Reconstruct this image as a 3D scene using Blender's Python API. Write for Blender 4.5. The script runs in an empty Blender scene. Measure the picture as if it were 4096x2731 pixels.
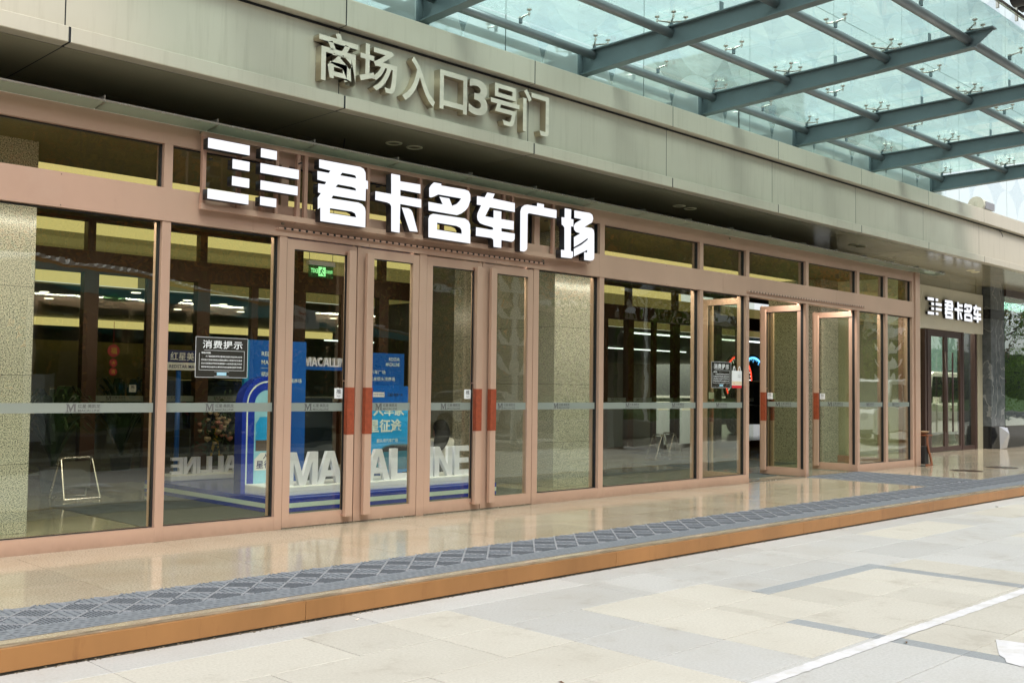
import bpy, math, random
from mathutils import Vector, Matrix
random.seed(7)
S = bpy.context.scene
COL = S.collection
R = math.radians

# ---------------------------------------------------------------- camera
cam = bpy.data.objects.new('camera', bpy.data.cameras.new('camera'))
COL.objects.link(cam)
S.camera = cam
cam.data.sensor_width = 36.0
cam.data.lens = 4172.0 / 4096.0 * 36.0
cam.data.clip_start = 0.05
cam.data.clip_end = 1500
_y, _p, _r = R(44.77), R(2.59), R(0.70)
_f = Vector((math.sin(_y) * math.cos(_p), math.cos(_y) * math.cos(_p), math.sin(_p)))
_rt = Vector((math.cos(_y), -math.sin(_y), 0))
_up = _rt.cross(_f)
_x = _rt * math.cos(_r) + _up * math.sin(_r)
_u = -_rt * math.sin(_r) + _up * math.cos(_r)
cam.matrix_world = Matrix(((_x.x, _u.x, -_f.x, 0), (_x.y, _u.y, -_f.y, 0), (_x.z, _u.z, -_f.z, 1.35), (0, 0, 0, 1)))

# ---------------------------------------------------------------- world, sun, exposure
W = bpy.data.worlds.new('World'); S.world = W; W.use_nodes = True
nt = W.node_tree; nt.nodes.clear()
sky = nt.nodes.new('ShaderNodeTexSky'); sky.sky_type = 'NISHITA'; sky.sun_disc = False
SUN_EL, SUN_AZ = R(52), R(205)
sky.sun_elevation = SUN_EL; sky.sun_rotation = SUN_AZ
sky.air_density = 1.0; sky.dust_density = 3.0; sky.ozone_density = 1.0
hs = nt.nodes.new('ShaderNodeHueSaturation'); hs.inputs['Saturation'].default_value = 0.22; hs.inputs['Value'].default_value = 1.0
bg = nt.nodes.new('ShaderNodeBackground'); bg.inputs['Strength'].default_value = 0.15
out = nt.nodes.new('ShaderNodeOutputWorld')
nt.links.new(sky.outputs[0], hs.inputs['Color']); nt.links.new(hs.outputs[0], bg.inputs[0]); nt.links.new(bg.outputs[0], out.inputs[0])
sun = bpy.data.objects.new('sun', bpy.data.lights.new('sun', 'SUN')); COL.objects.link(sun)
sun.data.energy = 1.3; sun.data.angle = R(25); sun.data.color = (1.0, 0.96, 0.9)
_d = Vector((math.sin(SUN_AZ) * math.cos(SUN_EL), math.cos(SUN_AZ) * math.cos(SUN_EL), math.sin(SUN_EL)))
sun.rotation_euler = _d.to_track_quat('Z', 'Y').to_euler()
S.view_settings.view_transform = 'Standard'; S.view_settings.look = 'None'
S.view_settings.exposure = 0.75; S.view_settings.gamma = 1.0; S.view_settings.use_curve_mapping = False
S.cycles.max_bounces = 10; S.cycles.transparent_max_bounces = 24; S.cycles.glossy_bounces = 5
S.cycles.diffuse_bounces = 4; S.cycles.use_denoising = True; S.cycles.sample_clamp_indirect = 6.0
S.cycles.caustics_reflective = False; S.cycles.caustics_refractive = False

# ---------------------------------------------------------------- materials
MATS = {}
def new_mat(name):
    m = bpy.data.materials.new(name); m.use_nodes = True
    n = m.node_tree; n.nodes.clear()
    o = n.nodes.new('ShaderNodeOutputMaterial')
    MATS[name] = m
    return m, n, o
def N(n, t, **kw):
    d = n.nodes.new(t)
    for k, v in kw.items():
        if hasattr(d, k): setattr(d, k, v)
    return d
def coords(n, scale=(1, 1, 1)):
    g = N(n, 'ShaderNodeNewGeometry'); mp = N(n, 'ShaderNodeMapping'); mp.inputs['Scale'].default_value = scale
    n.links.new(g.outputs['Position'], mp.inputs[0]); return mp.outputs[0]
def noise(n, vec, scale, detail=4, rough=0.6):
    x = N(n, 'ShaderNodeTexNoise'); x.inputs['Scale'].default_value = scale; x.inputs['Detail'].default_value = detail
    x.inputs['Roughness'].default_value = rough; n.links.new(vec, x.inputs['Vector']); return x.outputs['Fac']
def ramp(n, fac, stops):
    r = N(n, 'ShaderNodeValToRGB'); e = r.color_ramp.elements
    while len(e) < len(stops): e.new(0.5)
    for i, (p, c) in enumerate(stops): e[i].position = p; e[i].color = (*c, 1)
    n.links.new(fac, r.inputs[0]); return r.outputs[0]
def mixc(n, a, b, fac, mode='MIX'):
    m = N(n, 'ShaderNodeMix', data_type='RGBA', blend_type=mode)
    for s, v in ((0, fac), (6, a), (7, b)):
        if isinstance(v, (int, float)): m.inputs[s].default_value = v
        elif isinstance(v, tuple): m.inputs[s].default_value = (*v, 1)
        else: n.links.new(v, m.inputs[s])
    return m.outputs[2]
def pbr(name, col, rough=0.5, metal=0.0, var=0.08, vscale=3.0, bump=0.0, bscale=60, stretch=(1, 1, 1), spec=0.5, coat=0.0, dirt=None, piece=0.0):
    m, n, o = new_mat(name)
    p = N(n, 'ShaderNodeBsdfPrincipled'); v = coords(n, stretch)
    f = noise(n, v, vscale, 5)
    lo = tuple(max(0, c * (1 - var)) for c in col); hi = tuple(min(1, c * (1 + var)) for c in col)
    c = ramp(n, f, [(0.3, lo), (0.7, hi)])
    if piece:
        oi = N(n, 'ShaderNodeObjectInfo'); mp = N(n, 'ShaderNodeMapRange'); mp.inputs[3].default_value = 1 - piece; mp.inputs[4].default_value = 1 + piece
        n.links.new(oi.outputs['Random'], mp.inputs[0]); c = mixc(n, c, mp.outputs[0], 1.0, 'MULTIPLY')
    if dirt:
        f2 = noise(n, coords(n, dirt.get('stretch', (1, 1, 1))), dirt['scale'], 6, 0.7)
        r2 = ramp(n, f2, [(dirt.get('lo', 0.5), (0, 0, 0)), (dirt.get('hi', 0.75), (1, 1, 1))])
        c = mixc(n, c, dirt['col'], mixc(n, (0, 0, 0), r2, dirt.get('amt', 0.5)))
    n.links.new(c, p.inputs['Base Color'])
    p.inputs['Metallic'].default_value = metal
    rr = N(n, 'ShaderNodeMapRange'); rr.inputs[3].default_value = max(0.02, rough - 0.06 * rough / 0.4); rr.inputs[4].default_value = min(1, rough + 0.06)
    n.links.new(noise(n, v, vscale * 2.3, 3), rr.inputs[0]); n.links.new(rr.outputs[0], p.inputs['Roughness'])
    p.inputs['Specular IOR Level'].default_value = spec
    p.inputs['Coat Weight'].default_value = coat
    if bump:
        b = N(n, 'ShaderNodeBump'); b.inputs['Strength'].default_value = bump; b.inputs['Distance'].default_value = 0.002
        n.links.new(noise(n, v, bscale, 3), b.inputs['Height']); n.links.new(b.outputs[0], p.inputs['Normal'])
    n.links.new(p.outputs[0], o.inputs[0]); return m
def emit(name, col, strength):
    m, n, o = new_mat(name); e = N(n, 'ShaderNodeEmission'); e.inputs[0].default_value = (*col, 1); e.inputs[1].default_value = strength
    n.links.new(e.outputs[0], o.inputs[0]); return m
def glass(name, tint, refl=1.0, haze=0.0, hcol=(0.6, 0.7, 0.68), ior=1.5, wav=0.0, rough=0.0):
    # thin architectural pane: Fresnel mix of mirror reflection and tinted see-through
    m, n, o = new_mat(name)
    t = N(n, 'ShaderNodeBsdfTransparent'); t.inputs[0].default_value = (*tint, 1)
    g = N(n, 'ShaderNodeBsdfGlossy'); g.inputs['Roughness'].default_value = rough; g.inputs[0].default_value = (0.95, 1.0, 0.98, 1)
    f = N(n, 'ShaderNodeFresnel'); gi = N(n, 'ShaderNodeNewGeometry')
    mi_ = N(n, 'ShaderNodeMapRange'); mi_.inputs[3].default_value = ior; mi_.inputs[4].default_value = 1.0 / ior
    n.links.new(gi.outputs['Backfacing'], mi_.inputs[0]); n.links.new(mi_.outputs[0], f.inputs[0])
    k = N(n, 'ShaderNodeMath', operation='MULTIPLY'); k.inputs[1].default_value = refl; k.use_clamp = True
    n.links.new(f.outputs[0], k.inputs[0])
    if wav:
        b = N(n, 'ShaderNodeBump'); b.inputs['Strength'].default_value = wav; b.inputs['Distance'].default_value = 0.02
        n.links.new(noise(n, coords(n, (0.8, 0.8, 2.2)), 1.6, 2, 0.4), b.inputs['Height']); n.links.new(b.outputs[0], g.inputs['Normal'])
    mx = N(n, 'ShaderNodeMixShader'); n.links.new(k.outputs[0], mx.inputs[0]); n.links.new(t.outputs[0], mx.inputs[1]); n.links.new(g.outputs[0], mx.inputs[2])
    last = mx
    if haze:
        d = N(n, 'ShaderNodeBsdfDiffuse'); d.inputs[0].default_value = (*hcol, 1)
        tr = N(n, 'ShaderNodeBsdfTranslucent'); tr.inputs[0].default_value = (*hcol, 1)
        dm = N(n, 'ShaderNodeMixShader'); dm.inputs[0].default_value = 0.5; n.links.new(d.outputs[0], dm.inputs[1]); n.links.new(tr.outputs[0], dm.inputs[2])
        m2 = N(n, 'ShaderNodeMixShader'); m2.inputs[0].default_value = haze
        n.links.new(mx.outputs[0], m2.inputs[1]); n.links.new(dm.outputs[0], m2.inputs[2]); last = m2
    n.links.new(last.outputs[0], o.inputs[0]); return m
def speckle(name, a, b, scale, rough, lo=0.42, hi=0.58, spec=0.5, stretch=(1, 1, 1), c3=None, piece=0.0, stain=0.0):
    m, n, o = new_mat(name); p = N(n, 'ShaderNodeBsdfPrincipled'); v = coords(n, stretch)
    c = ramp(n, noise(n, v, scale, 3, 0.7), [(lo, b), (hi, a)])
    if c3:
        c = mixc(n, c, c3, ramp(n, noise(n, v, 1.3, 5), [(0.42, (0, 0, 0)), (0.72, (0.6, 0.6, 0.6))]))
    if piece:
        oi = N(n, 'ShaderNodeObjectInfo'); mp = N(n, 'ShaderNodeMapRange'); mp.inputs[3].default_value = 1 - piece; mp.inputs[4].default_value = 1 + piece
        n.links.new(oi.outputs['Random'], mp.inputs[0]); c = mixc(n, c, mp.outputs[0], 1.0, 'MULTIPLY')
    if stain:
        c = mixc(n, c, (0.20, 0.165, 0.12), ramp(n, noise(n, coords(n, (1, 1, 1)), 2.6, 8, 0.75), [(0.56, (0, 0, 0)), (0.80, (stain,) * 3)]))
        c = mixc(n, c, (0.14, 0.13, 0.12), ramp(n, noise(n, coords(n, (1, 1, 1)), 17, 4, 0.6), [(0.70, (0, 0, 0)), (0.76, (stain * .6,) * 3)]))
    n.links.new(c, p.inputs['Base Color']); p.inputs['Roughness'].default_value = rough; p.inputs['Specular IOR Level'].default_value = spec
    n.links.new(p.outputs[0], o.inputs[0]); return m

copper = pbr('copper_aluminium', (0.57, 0.375, 0.28), 0.30, 0.28, 0.07, 1.1, stretch=(1, 1, 0.6), dirt=dict(scale=1.7, col=(0.62, 0.45, 0.355), lo=0.55, hi=0.8, amt=0.35))
def foot_grime(m):
    n = m.node_tree; p = [q for q in n.nodes if q.type == 'BSDF_PRINCIPLED'][0]; src = p.inputs['Base Color'].links[0].from_socket
    g = N(n, 'ShaderNodeNewGeometry'); sx = N(n, 'ShaderNodeSeparateXYZ'); n.links.new(g.outputs['Position'], sx.inputs[0])
    mr = N(n, 'ShaderNodeMapRange'); mr.inputs[1].default_value = .0; mr.inputs[2].default_value = .10; mr.inputs[3].default_value = .8; mr.inputs[4].default_value = 0; n.links.new(sx.outputs['Z'], mr.inputs[0])
    ml = N(n, 'ShaderNodeMath', operation='MULTIPLY'); n.links.new(mr.outputs[0], ml.inputs[0]); n.links.new(noise(n, coords(n), 9, 6, .7), ml.inputs[1])
    n.links.new(mixc(n, src, (.20, .13, .09), ml.outputs[0]), p.inputs['Base Color'])
    # faint wiping marks and hand prints
    r2 = ramp(n, noise(n, coords(n, (3, 3, .8)), 5, 6, .75), [(.60, (0, 0, 0)), (.78, (.35, .35, .35))])
    src = p.inputs['Base Color'].links[0].from_socket; n.links.new(mixc(n, src, (.46, .29, .215), r2), p.inputs['Base Color'])
foot_grime(copper)
copper_edge = pbr('copper_return', (0.46, 0.27, 0.20), 0.34, 0.3, 0.05, 1.5)
rubber = pbr('black_gasket', (0.012, 0.013, 0.014), 0.5, var=0.2)
grip = pbr('red_leather_grip', (0.27, 0.052, 0.02), 0.5, var=0.22, vscale=22, bump=0.3, bscale=150)
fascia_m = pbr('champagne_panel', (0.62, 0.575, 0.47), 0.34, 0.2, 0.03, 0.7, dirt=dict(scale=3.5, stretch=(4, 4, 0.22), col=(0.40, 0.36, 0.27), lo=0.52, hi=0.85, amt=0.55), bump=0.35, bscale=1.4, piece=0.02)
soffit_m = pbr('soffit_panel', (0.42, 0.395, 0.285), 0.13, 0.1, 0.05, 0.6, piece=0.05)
gapm = pbr('dark_joint', (0.01, 0.012, 0.015), 0.8)
letter_m = pbr('brushed_steel_letter', (0.80, 0.74, 0.62), 0.3, 0.15, 0.10, 4.0, stretch=(1, 1, 3))
letter_side = pbr('shaded_steel_return', (0.42, 0.35, 0.25), 0.35, 0.6)  # same metal as the faces; the shade on the sides is painted darker
steel_paint = pbr('teal_grey_paint', (0.135, 0.185, 0.20), 0.42, 0.1, 0.06, 1.6, dirt=dict(scale=2.5, col=(0.10, 0.12, 0.12), lo=0.55, hi=0.8, amt=0.5), bump=0.1, bscale=30)
pipe_paint = pbr('grey_pipe_paint', (0.22, 0.25, 0.26), 0.33, 0.35, 0.06, 2.0, bump=0.1, bscale=30)
stainless = pbr('stainless_steel', (0.55, 0.52, 0.46), 0.25, 0.9, 0.06, 6.0)
glass_m = glass('vestibule_glass', (0.92, 0.94, 0.86), 1.8, ior=1.5, wav=0.06)
glass_in = glass('inner_glass', (0.94, 0.96, 0.92), 0.8, ior=1.5, wav=0.03)
roof_glass = glass('canopy_glass', (0.865, 0.975, 0.955), 0.9, haze=0.14, hcol=(0.76, 0.94, 0.91), ior=1.5)
frost = glass('frosted_band', (0.55, 0.6, 0.57), 0.6, haze=0.62, hcol=(0.58, 0.63, 0.59))
ledge_m = glass('acrylic_ledge', (0.55, 0.62, 0.55), 1.2, haze=0.5, hcol=(0.40, 0.41, 0.32))
led = emit('white_led_face', (0.93, 0.95, 1.0), 0.68)
sign_side = pbr('black_sign_return', (0.02, 0.02, 0.024), 0.35, 0.2)
bronze = pbr('bronze_fascia', (0.36, 0.175, 0.062), 0.36, 0.3, 0.18, 1.3, stretch=(1, 1, 0.4), dirt=dict(scale=5, stretch=(1, 1, 0.2), col=(0.20, 0.08, 0.03), lo=0.55, hi=0.78, amt=0.75), piece=0.05)
bronze_top = pbr('bronze_trim_top', (0.33, 0.25, 0.17), 0.4, 0.3, 0.5, 14, stretch=(0.3, 1, 1))
granite = speckle('cream_polished_granite', (0.62, 0.54, 0.41), (0.30, 0.24, 0.16), 70, 0.11, 0.34, 0.56, 0.7, c3=(0.40, 0.30, 0.185), piece=0.07)
granite_grey = speckle('granite_column', (0.56, 0.54, 0.465), (0.06, 0.075, 0.07), 95, 0.18, 0.41, 0.54, 0.5)
pav_cream = speckle('cream_paver', (0.55, 0.53, 0.47), (0.45, 0.43, 0.375), 60, 0.55, 0.3, 0.6, 0.3, c3=(0.46, 0.435, 0.375), piece=0.06, stain=0.55)
pav_grey = speckle('grey_paver', (0.52, 0.52, 0.505), (0.42, 0.42, 0.405), 60, 0.5, 0.3, 0.6, 0.35, c3=(0.44, 0.425, 0.39), piece=0.08, stain=0.55)
pav_dark = speckle('dark_band_paver', (0.33, 0.35, 0.365), (0.26, 0.28, 0.29), 60, 0.5, 0.3, 0.6, 0.35, piece=0.10, stain=0.55)
mortar = pbr('dark_mortar', (0.12, 0.11, 0.09), 0.9, var=0.3, vscale=30)
plaza_m = speckle('plaza_ground', (0.46, 0.44, 0.38), (0.38, 0.37, 0.33), 40, 0.7, 0.3, 0.6, 0.3)
paint_w = pbr('worn_white_paint', (0.66, 0.66, 0.68), 0.6, var=0.1, vscale=6, dirt=dict(scale=7, col=(0.50, 0.49, 0.44), lo=0.45, hi=0.72, amt=0.8))
mat_base = pbr('mat_rubber', (0.20, 0.22, 0.245), 0.55, var=0.15, vscale=30)
mat_dark = pbr('mat_rubber_dark', (0.145, 0.16, 0.18), 0.6, var=0.2, vscale=60)
mat_rib = pbr('mat_ridge', (0.27, 0.28, 0.30), 0.65, var=0.2, vscale=60)
rug_m = pbr('carpet_mat', (0.055, 0.065, 0.062), 0.95, var=0.25, vscale=60, bump=0.6, bscale=300)
white_p = pbr('white_plastic', (0.78, 0.79, 0.8), 0.4, var=0.03)
lilac_p = pbr('white_letter_foam', (0.78, 0.79, 0.92), 0.5, var=0.02)
ink = pbr('dark_ink', (0.02, 0.022, 0.03), 0.6)
ink_grey = pbr('grey_etch', (0.12, 0.12, 0.12), 0.6)
blue_d = pbr('deep_blue_board', (0.012, 0.04, 0.42), 0.22, var=0.06)
blue_m = pbr('mid_blue_board', (0.01, 0.11, 0.46), 0.28, var=0.12, vscale=1.2)
blue_l = pbr('sky_blue_print', (0.02, 0.36, 0.80), 0.3, var=0.25, vscale=1.5)
blue_pale = pbr('pale_blue_print', (0.30, 0.62, 0.80), 0.3, var=0.15, vscale=2.5)
mint = pbr('pale_stripe', (0.70, 0.84, 0.82), 0.4, var=0.03)
darkwood = pbr('inner_bronze_frame', (0.07, 0.03, 0.010), 0.35, 0.3, 0.1)
brown_frame = pbr('brown_anodised', (0.075, 0.045, 0.04), 0.35, 0.3, 0.08)
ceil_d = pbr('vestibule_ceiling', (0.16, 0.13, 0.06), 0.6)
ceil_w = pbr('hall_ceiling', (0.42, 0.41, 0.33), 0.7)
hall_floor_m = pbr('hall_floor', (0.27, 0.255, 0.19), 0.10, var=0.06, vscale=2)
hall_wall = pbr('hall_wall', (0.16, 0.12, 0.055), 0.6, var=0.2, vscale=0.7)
cove = emit('warm_cove_light', (0.95, 0.76, 0.32), 0.52)
cove_dim = emit('bulkhead_glow', (0.66, 0.52, 0.20), 0.15)  # cove light falling on the bulkheads, painted as a faint emission
lamp_m = emit('downlight_glow', (1.0, 0.93, 0.78), 2.2)
tube_m = emit('tube_light', (0.85, 0.95, 1.0), 1.6)

# ---------------------------------------------------------------- builders
class MB:
    def __init__(s): s.v = []; s.f = []; s.mi = []; s.k = 0
    def add(s, vs, fs, mi=None):
        b = len(s.v); s.v += [tuple(v) for v in vs]; s.f += [tuple(b + i for i in f) for f in fs]
        s.mi += [s.k if mi is None else mi] * len(fs); return s
    def box(s, x0, x1, y0, y1, z0, z1, mi=None):
        return s.add([(x0, y0, z0), (x1, y0, z0), (x1, y1, z0), (x0, y1, z0), (x0, y0, z1), (x1, y0, z1), (x1, y1, z1), (x0, y1, z1)],
                     [(3, 2, 1, 0), (4, 5, 6, 7), (0, 1, 5, 4), (1, 2, 6, 5), (2, 3, 7, 6), (3, 0, 4, 7)], mi)
    def prism(s, pts, a0, a1, axis='y', mi=None):
        # polygon pts in the plane normal to axis, extruded a0..a1
        n = len(pts)
        def P(p, a): return (p[0], a, p[1]) if axis == 'y' else ((a, p[0], p[1]) if axis == 'x' else (p[0], p[1], a))
        vs = [P(p, a0) for p in pts] + [P(p, a1) for p in pts]
        return s.add(vs, [tuple(range(n)), tuple(range(2 * n - 1, n - 1, -1))] + [(i, i + n, (i + 1) % n + n, (i + 1) % n) for i in range(n)], mi)
    def tube(s, a, b, r0, r1=None, n=12, caps=True, mi=None):
        a, b = Vector(a), Vector(b); r1 = r0 if r1 is None else r1
        d = (b - a).normalized(); u = d.orthogonal().normalized(); w = d.cross(u)
        vs = [a + (u * math.cos(2 * math.pi * i / n) + w * math.sin(2 * math.pi * i / n)) * r0 for i in range(n)]
        vs += [b + (u * math.cos(2 * math.pi * i / n) + w * math.sin(2 * math.pi * i / n)) * r1 for i in range(n)]
        fs = [(i, (i + 1) % n, (i + 1) % n + n, i + n) for i in range(n)]
        if caps: fs += [tuple(range(n - 1, -1, -1)), tuple(range(n, 2 * n))]
        return s.add(vs, fs, mi)
    def path(s, pts, r, n=8, mi=None):
        for i in range(len(pts) - 1): s.tube(pts[i], pts[i + 1], r, n=n, mi=mi)
        return s
    def lathe(s, prof, n=20, c=(0, 0, 0), mi=None):
        vs = []
        for r, z in prof:
            vs += [(c[0] + r * math.cos(2 * math.pi * i / n), c[1] + r * math.sin(2 * math.pi * i / n), c[2] + z) for i in range(n)]
        fs = [(k * n + i, k * n + (i + 1) % n, (k + 1) * n + (i + 1) % n, (k + 1) * n + i) for k in range(len(prof) - 1) for i in range(n)]
        return s.add(vs, fs, mi)
    def mesh(s, name, mats):
        me = bpy.data.meshes.new(name); me.from_pydata(s.v, [], s.f)
        for m in (mats if isinstance(mats, (list, tuple)) else [mats]): me.materials.append(m)
        if any(s.mi): me.polygons.foreach_set('material_index', s.mi)
        me.update(); return me
def smooth(me, on=True):
    me.polygons.foreach_set('use_smooth', [on] * len(me.polygons)); return me
def wl(o):
    v = Vector((0, 0, 0))
    while o is not None: v += o.location; o = o.parent
    return v
def link(name, data, parent=None, at=None, local=False, rot=None, scale=None):
    o = bpy.data.objects.new(name, data); COL.objects.link(o)
    a = Vector(at) if at is not None else Vector((0, 0, 0))
    if parent is not None:
        o.parent = parent
        o.location = a if local else a - wl(parent)
    else: o.location = a
    if rot: o.rotation_euler = rot
    if scale: o.scale = scale
    return o
def tag(o, label=None, cat=None, group=None, kind=None):
    for k, v in (('label', label), ('category', cat), ('group', group), ('kind', kind)):
        if v: o[k] = v
    return o
def thing(name, label, cat, loc=(0, 0, 0), group=None, rz=0):
    o = link(name, None, at=loc); o.rotation_euler.z = rz
    o.empty_display_size = 0.2
    return tag(o, label, cat, group)
def obj(name, mb, mats, parent=None, at=None, local=False, sm=False, **k):
    me = mb.mesh(name, mats)
    if sm: smooth(me)
    return link(name, me, parent, at, local, **k)
def bx(name, x0, x1, y0, y1, z0, z1, mat, parent=None, **k):
    return obj(name, MB().box(x0, x1, y0, y1, z0, z1), mat, parent, **k)
def copy_tree(o, parent=None, loc=None):
    c = o.copy(); COL.objects.link(c)
    if parent is not None: c.parent = parent
    if loc is not None: c.location = loc
    for ch in list(o.children):
        copy_tree(ch, c)
    return c
def bev(o, w=0.003, seg=1):
    m = o.modifiers.new('bevel', 'BEVEL'); m.width = w; m.segments = seg; m.limit_method = 'ANGLE'; return o
_tc = bpy.data.curves.new('lettering', 'FONT'); _to = bpy.data.objects.new('lettering', _tc); COL.objects.link(_to)
def text_mesh(s, mats, size=1.0, depth=0.0, bold=0.0, box=None, align='LEFT', res=2, mirror=False, sp=1.0, shear=0.0, keep=False):
    """flat lettering standing in the XZ plane, facing -Y. box=(w,h) fits it from the origin (lower left)."""
    c = _tc; c.body = s; c.size = size; c.extrude = depth / 2; c.offset = bold; c.resolution_u = res; c.align_x = align; c.space_character = sp; c.shear = shear
    bpy.context.view_layer.update()
    dg = bpy.context.evaluated_depsgraph_get()
    me = bpy.data.meshes.new_from_object(_to.evaluated_get(dg)); me.name = 'lettering'
    vs = [v.co.copy() for v in me.vertices]
    if box and vs:
        x0, x1 = min(v.x for v in vs), max(v.x for v in vs); y0, y1 = min(v.y for v in vs), max(v.y for v in vs)
        sx = box[0] / max(1e-6, x1 - x0); sy = box[1] / max(1e-6, y1 - y0) if box[1] else sx
        if keep: sx = sy = min(sx, sy)
        for v in me.vertices: v.co = Vector(((v.co.x - x0) * sx, (v.co.y - y0) * sy, v.co.z))
    for v in me.vertices:
        x, y, z = v.co; v.co = Vector((-x if mirror else x, -z, y))
    if mirror: me.flip_normals()
    me.materials.clear()
    for m in (mats if isinstance(mats, (list, tuple)) else [mats]): me.materials.append(m)
    if len(me.materials) > 1:
        for p in me.polygons: p.material_index = 0 if p.normal.y < -0.9 else 1
    me.update(); return me
def text(name, s, mats, parent, at, **k):
    return link(name, text_mesh(s, mats, **k), parent, at)
def outline_mesh(loops, depth, mats):
    """solid letter from outlines (x, z) with holes, front face at y=0 and back at y=depth"""
    c = bpy.data.curves.new('outline', 'CURVE'); c.dimensions = '2D'; c.fill_mode = 'BOTH'; c.extrude = depth / 2
    for L in loops:
        sp = c.splines.new('POLY'); sp.points.add(len(L) - 1); sp.use_cyclic_u = True
        for i, (x, z) in enumerate(L): sp.points[i].co = (x, z, 0, 1)
    o = bpy.data.objects.new('outline', c); COL.objects.link(o); bpy.context.view_layer.update()
    me = bpy.data.meshes.new_from_object(o.evaluated_get(bpy.context.evaluated_depsgraph_get()))
    bpy.data.objects.remove(o); bpy.data.curves.remove(c)
    for v in me.vertices: v.co = Vector((v.co.x, depth / 2 - v.co.z, v.co.y))
    me.materials.clear()
    for m in mats: me.materials.append(m)
    if len(mats) > 1:
        for p in me.polygons: p.material_index = 0 if p.normal.y < -0.9 else 1
    me.name = 'letter'; return me

def block(ch, w, h, depth, mats):
    """heavy sans capital from outlines, front at y=0"""
    if ch == 'C':
        n = 22; A = [R(42 + i * (318 - 42) / n) for i in range(n + 1)]
        o_ = [(.52 + .52 * math.cos(a), .5 + .5 * math.sin(a)) for a in A]; i_ = [(.52 + .24 * math.cos(a), .5 + .30 * math.sin(a)) for a in reversed(A)]
        i_ = [(min(p[0], .80), p[1]) for p in i_]; L = [o_ + i_]
    else:
        L = {'M': [[(0, 0), (.19, 0), (.19, .70), (.40, 0), (.60, 0), (.81, .70), (.81, 0), (1, 0), (1, 1), (.72, 1), (.5, .28), (.28, 1), (0, 1)]],
             'A': [[(0, 0), (.25, 0), (.32, .22), (.68, .22), (.75, 0), (1, 0), (.64, 1), (.36, 1)], [(.38, .40), (.62, .40), (.5, .78)]],
             'L': [[(0, 0), (1, 0), (1, .18), (.35, .18), (.35, 1), (0, 1)]], 'I': [[(0, 0), (1, 0), (1, 1), (0, 1)]],
             'N': [[(0, 0), (.26, 0), (.26, .64), (.74, 0), (1, 0), (1, 1), (.74, 1), (.74, .36), (.26, 1), (0, 1)]],
             'E': [[(0, 0), (1, 0), (1, .18), (.31, .18), (.31, .42), (.92, .42), (.92, .59), (.31, .59), (.31, .82), (.98, .82), (.98, 1), (0, 1)]]}[ch]
    return outline_mesh([[(x * w, z * h) for x, z in l] for l in L], depth, mats)

# ================================================================ ground, plaza, platform
G = -0.132
ground = tag(bx('plaza_ground', -150, 260, -160, 200, G - 0.30, G - 0.012, plaza_m), kind='structure')
paving = tag(link('plaza_paving', None), kind='structure')
bed = bx('mortar_bed', -4, 32, -3.0, 5.60, G - 0.0118, G - 0.006, mortar, paving)
_pm = {}
def paver(x0, x1, y0, y1, mat):
    w, h = round(x1 - x0, 3), round(y1 - y0, 3); k = (w, h, mat.name)
    if k not in _pm:
        g = 0.0035; c = 0.002
        m = MB(); a = [(g, g), (w - g, g), (w - g, h - g), (g, h - g)]; b = [(g + c, g + c), (w - g - c, g + c), (w - g - c, h - g - c), (g + c, h - g - c)]
        m.add([(p[0], p[1], -0.03) for p in a] + [(p[0], p[1], -c) for p in a] + [(p[0], p[1], 0) for p in b],
              [(0, 1, 5, 4), (1, 2, 6, 5), (2, 3, 7, 6), (3, 0, 4, 7), (4, 5, 9, 8), (5, 6, 10, 9), (6, 7, 11, 10), (7, 4, 8, 11), (8, 9, 10, 11)])
        _pm[k] = m.mesh('paver', mat)
    o = link('paver', _pm[k], paving, (x0, y0, G + random.uniform(-0.0012, 0.0012)))
    return o
def slab_mat(x, y):
    if y > 5.29: return pav_grey
    if x < 4.67: return pav_cream if y > 2.45 else (pav_grey if int(x * 1.3 + y * 2) % 3 else pav_cream)
    if y > 4.72: return pav_grey if x < 10.2 or int(x) % 3 == 0 else pav_cream
    if x < 5.72: return pav_grey if y > 1.9 else pav_cream
    if x < 6.22: return pav_cream if y > 3.0 else pav_grey
    if y > 4.15: return pav_cream if x < 6.7 else pav_grey
    if x < 8.66: return pav_cream if y > 1.9 else pav_grey
    if x < 9.2: return pav_cream
    if x < 10.2: return pav_grey
    return pav_cream if (int(x / 1.15) + int(y / 1.15)) % 3 else pav_grey
cols = [-2.75 + .571 * i for i in range(13)] + [4.67, 5.37, 6.07, 6.22, 6.80, 7.37, 7.94, 8.51, 8.68] + [9.25 + .571 * i for i in range(38)]
rows = [5.61, 5.29, 4.72, 4.15, 3.58, 3.0, 2.45, 1.88, 1.31, .74, .17, -.4]
for r in range(len(rows) - 1):
    y1, y0 = rows[r], rows[r + 1]; c = 0
    while c < len(cols) - 1:
        x0, x1 = cols[c], cols[c + 1]
        if r == 0 and c + 3 < len(cols) - 1: x1 = cols[c + 3]; c += 2
        elif (r * 5 + c * 3) % 4 == 0 and c + 2 < len(cols) and cols[c + 1] not in (6.07, 6.22, 8.51, 8.68) and cols[c] not in (6.07, 8.51) and slab_mat(x0 + .1, y0 + .1) is slab_mat(cols[c + 1] + .1, y0 + .1): x1 = cols[c + 2]; c += 1
        c += 1
        xm, ym = (x0 + x1) / 2, (y0 + y1) / 2
        if abs(x0 - 6.07) < .01 and y1 < 3.6: paver(x0, x1, y0, y1, pav_dark)
        elif abs(x0 - 8.51) < .01 and 2.4 < y0 and y1 < 4.2: paver(x0, x1, y0, y1, pav_dark)
        elif r == 2 and 6.9 < xm < 8.7: paver(x0, x1, 4.30, y1, slab_mat(xm, 4.5)); paver(x0, x1, y0, 4.30, pav_dark)
        else: paver(x0, x1, y0, y1, slab_mat(xm, ym))
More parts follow.
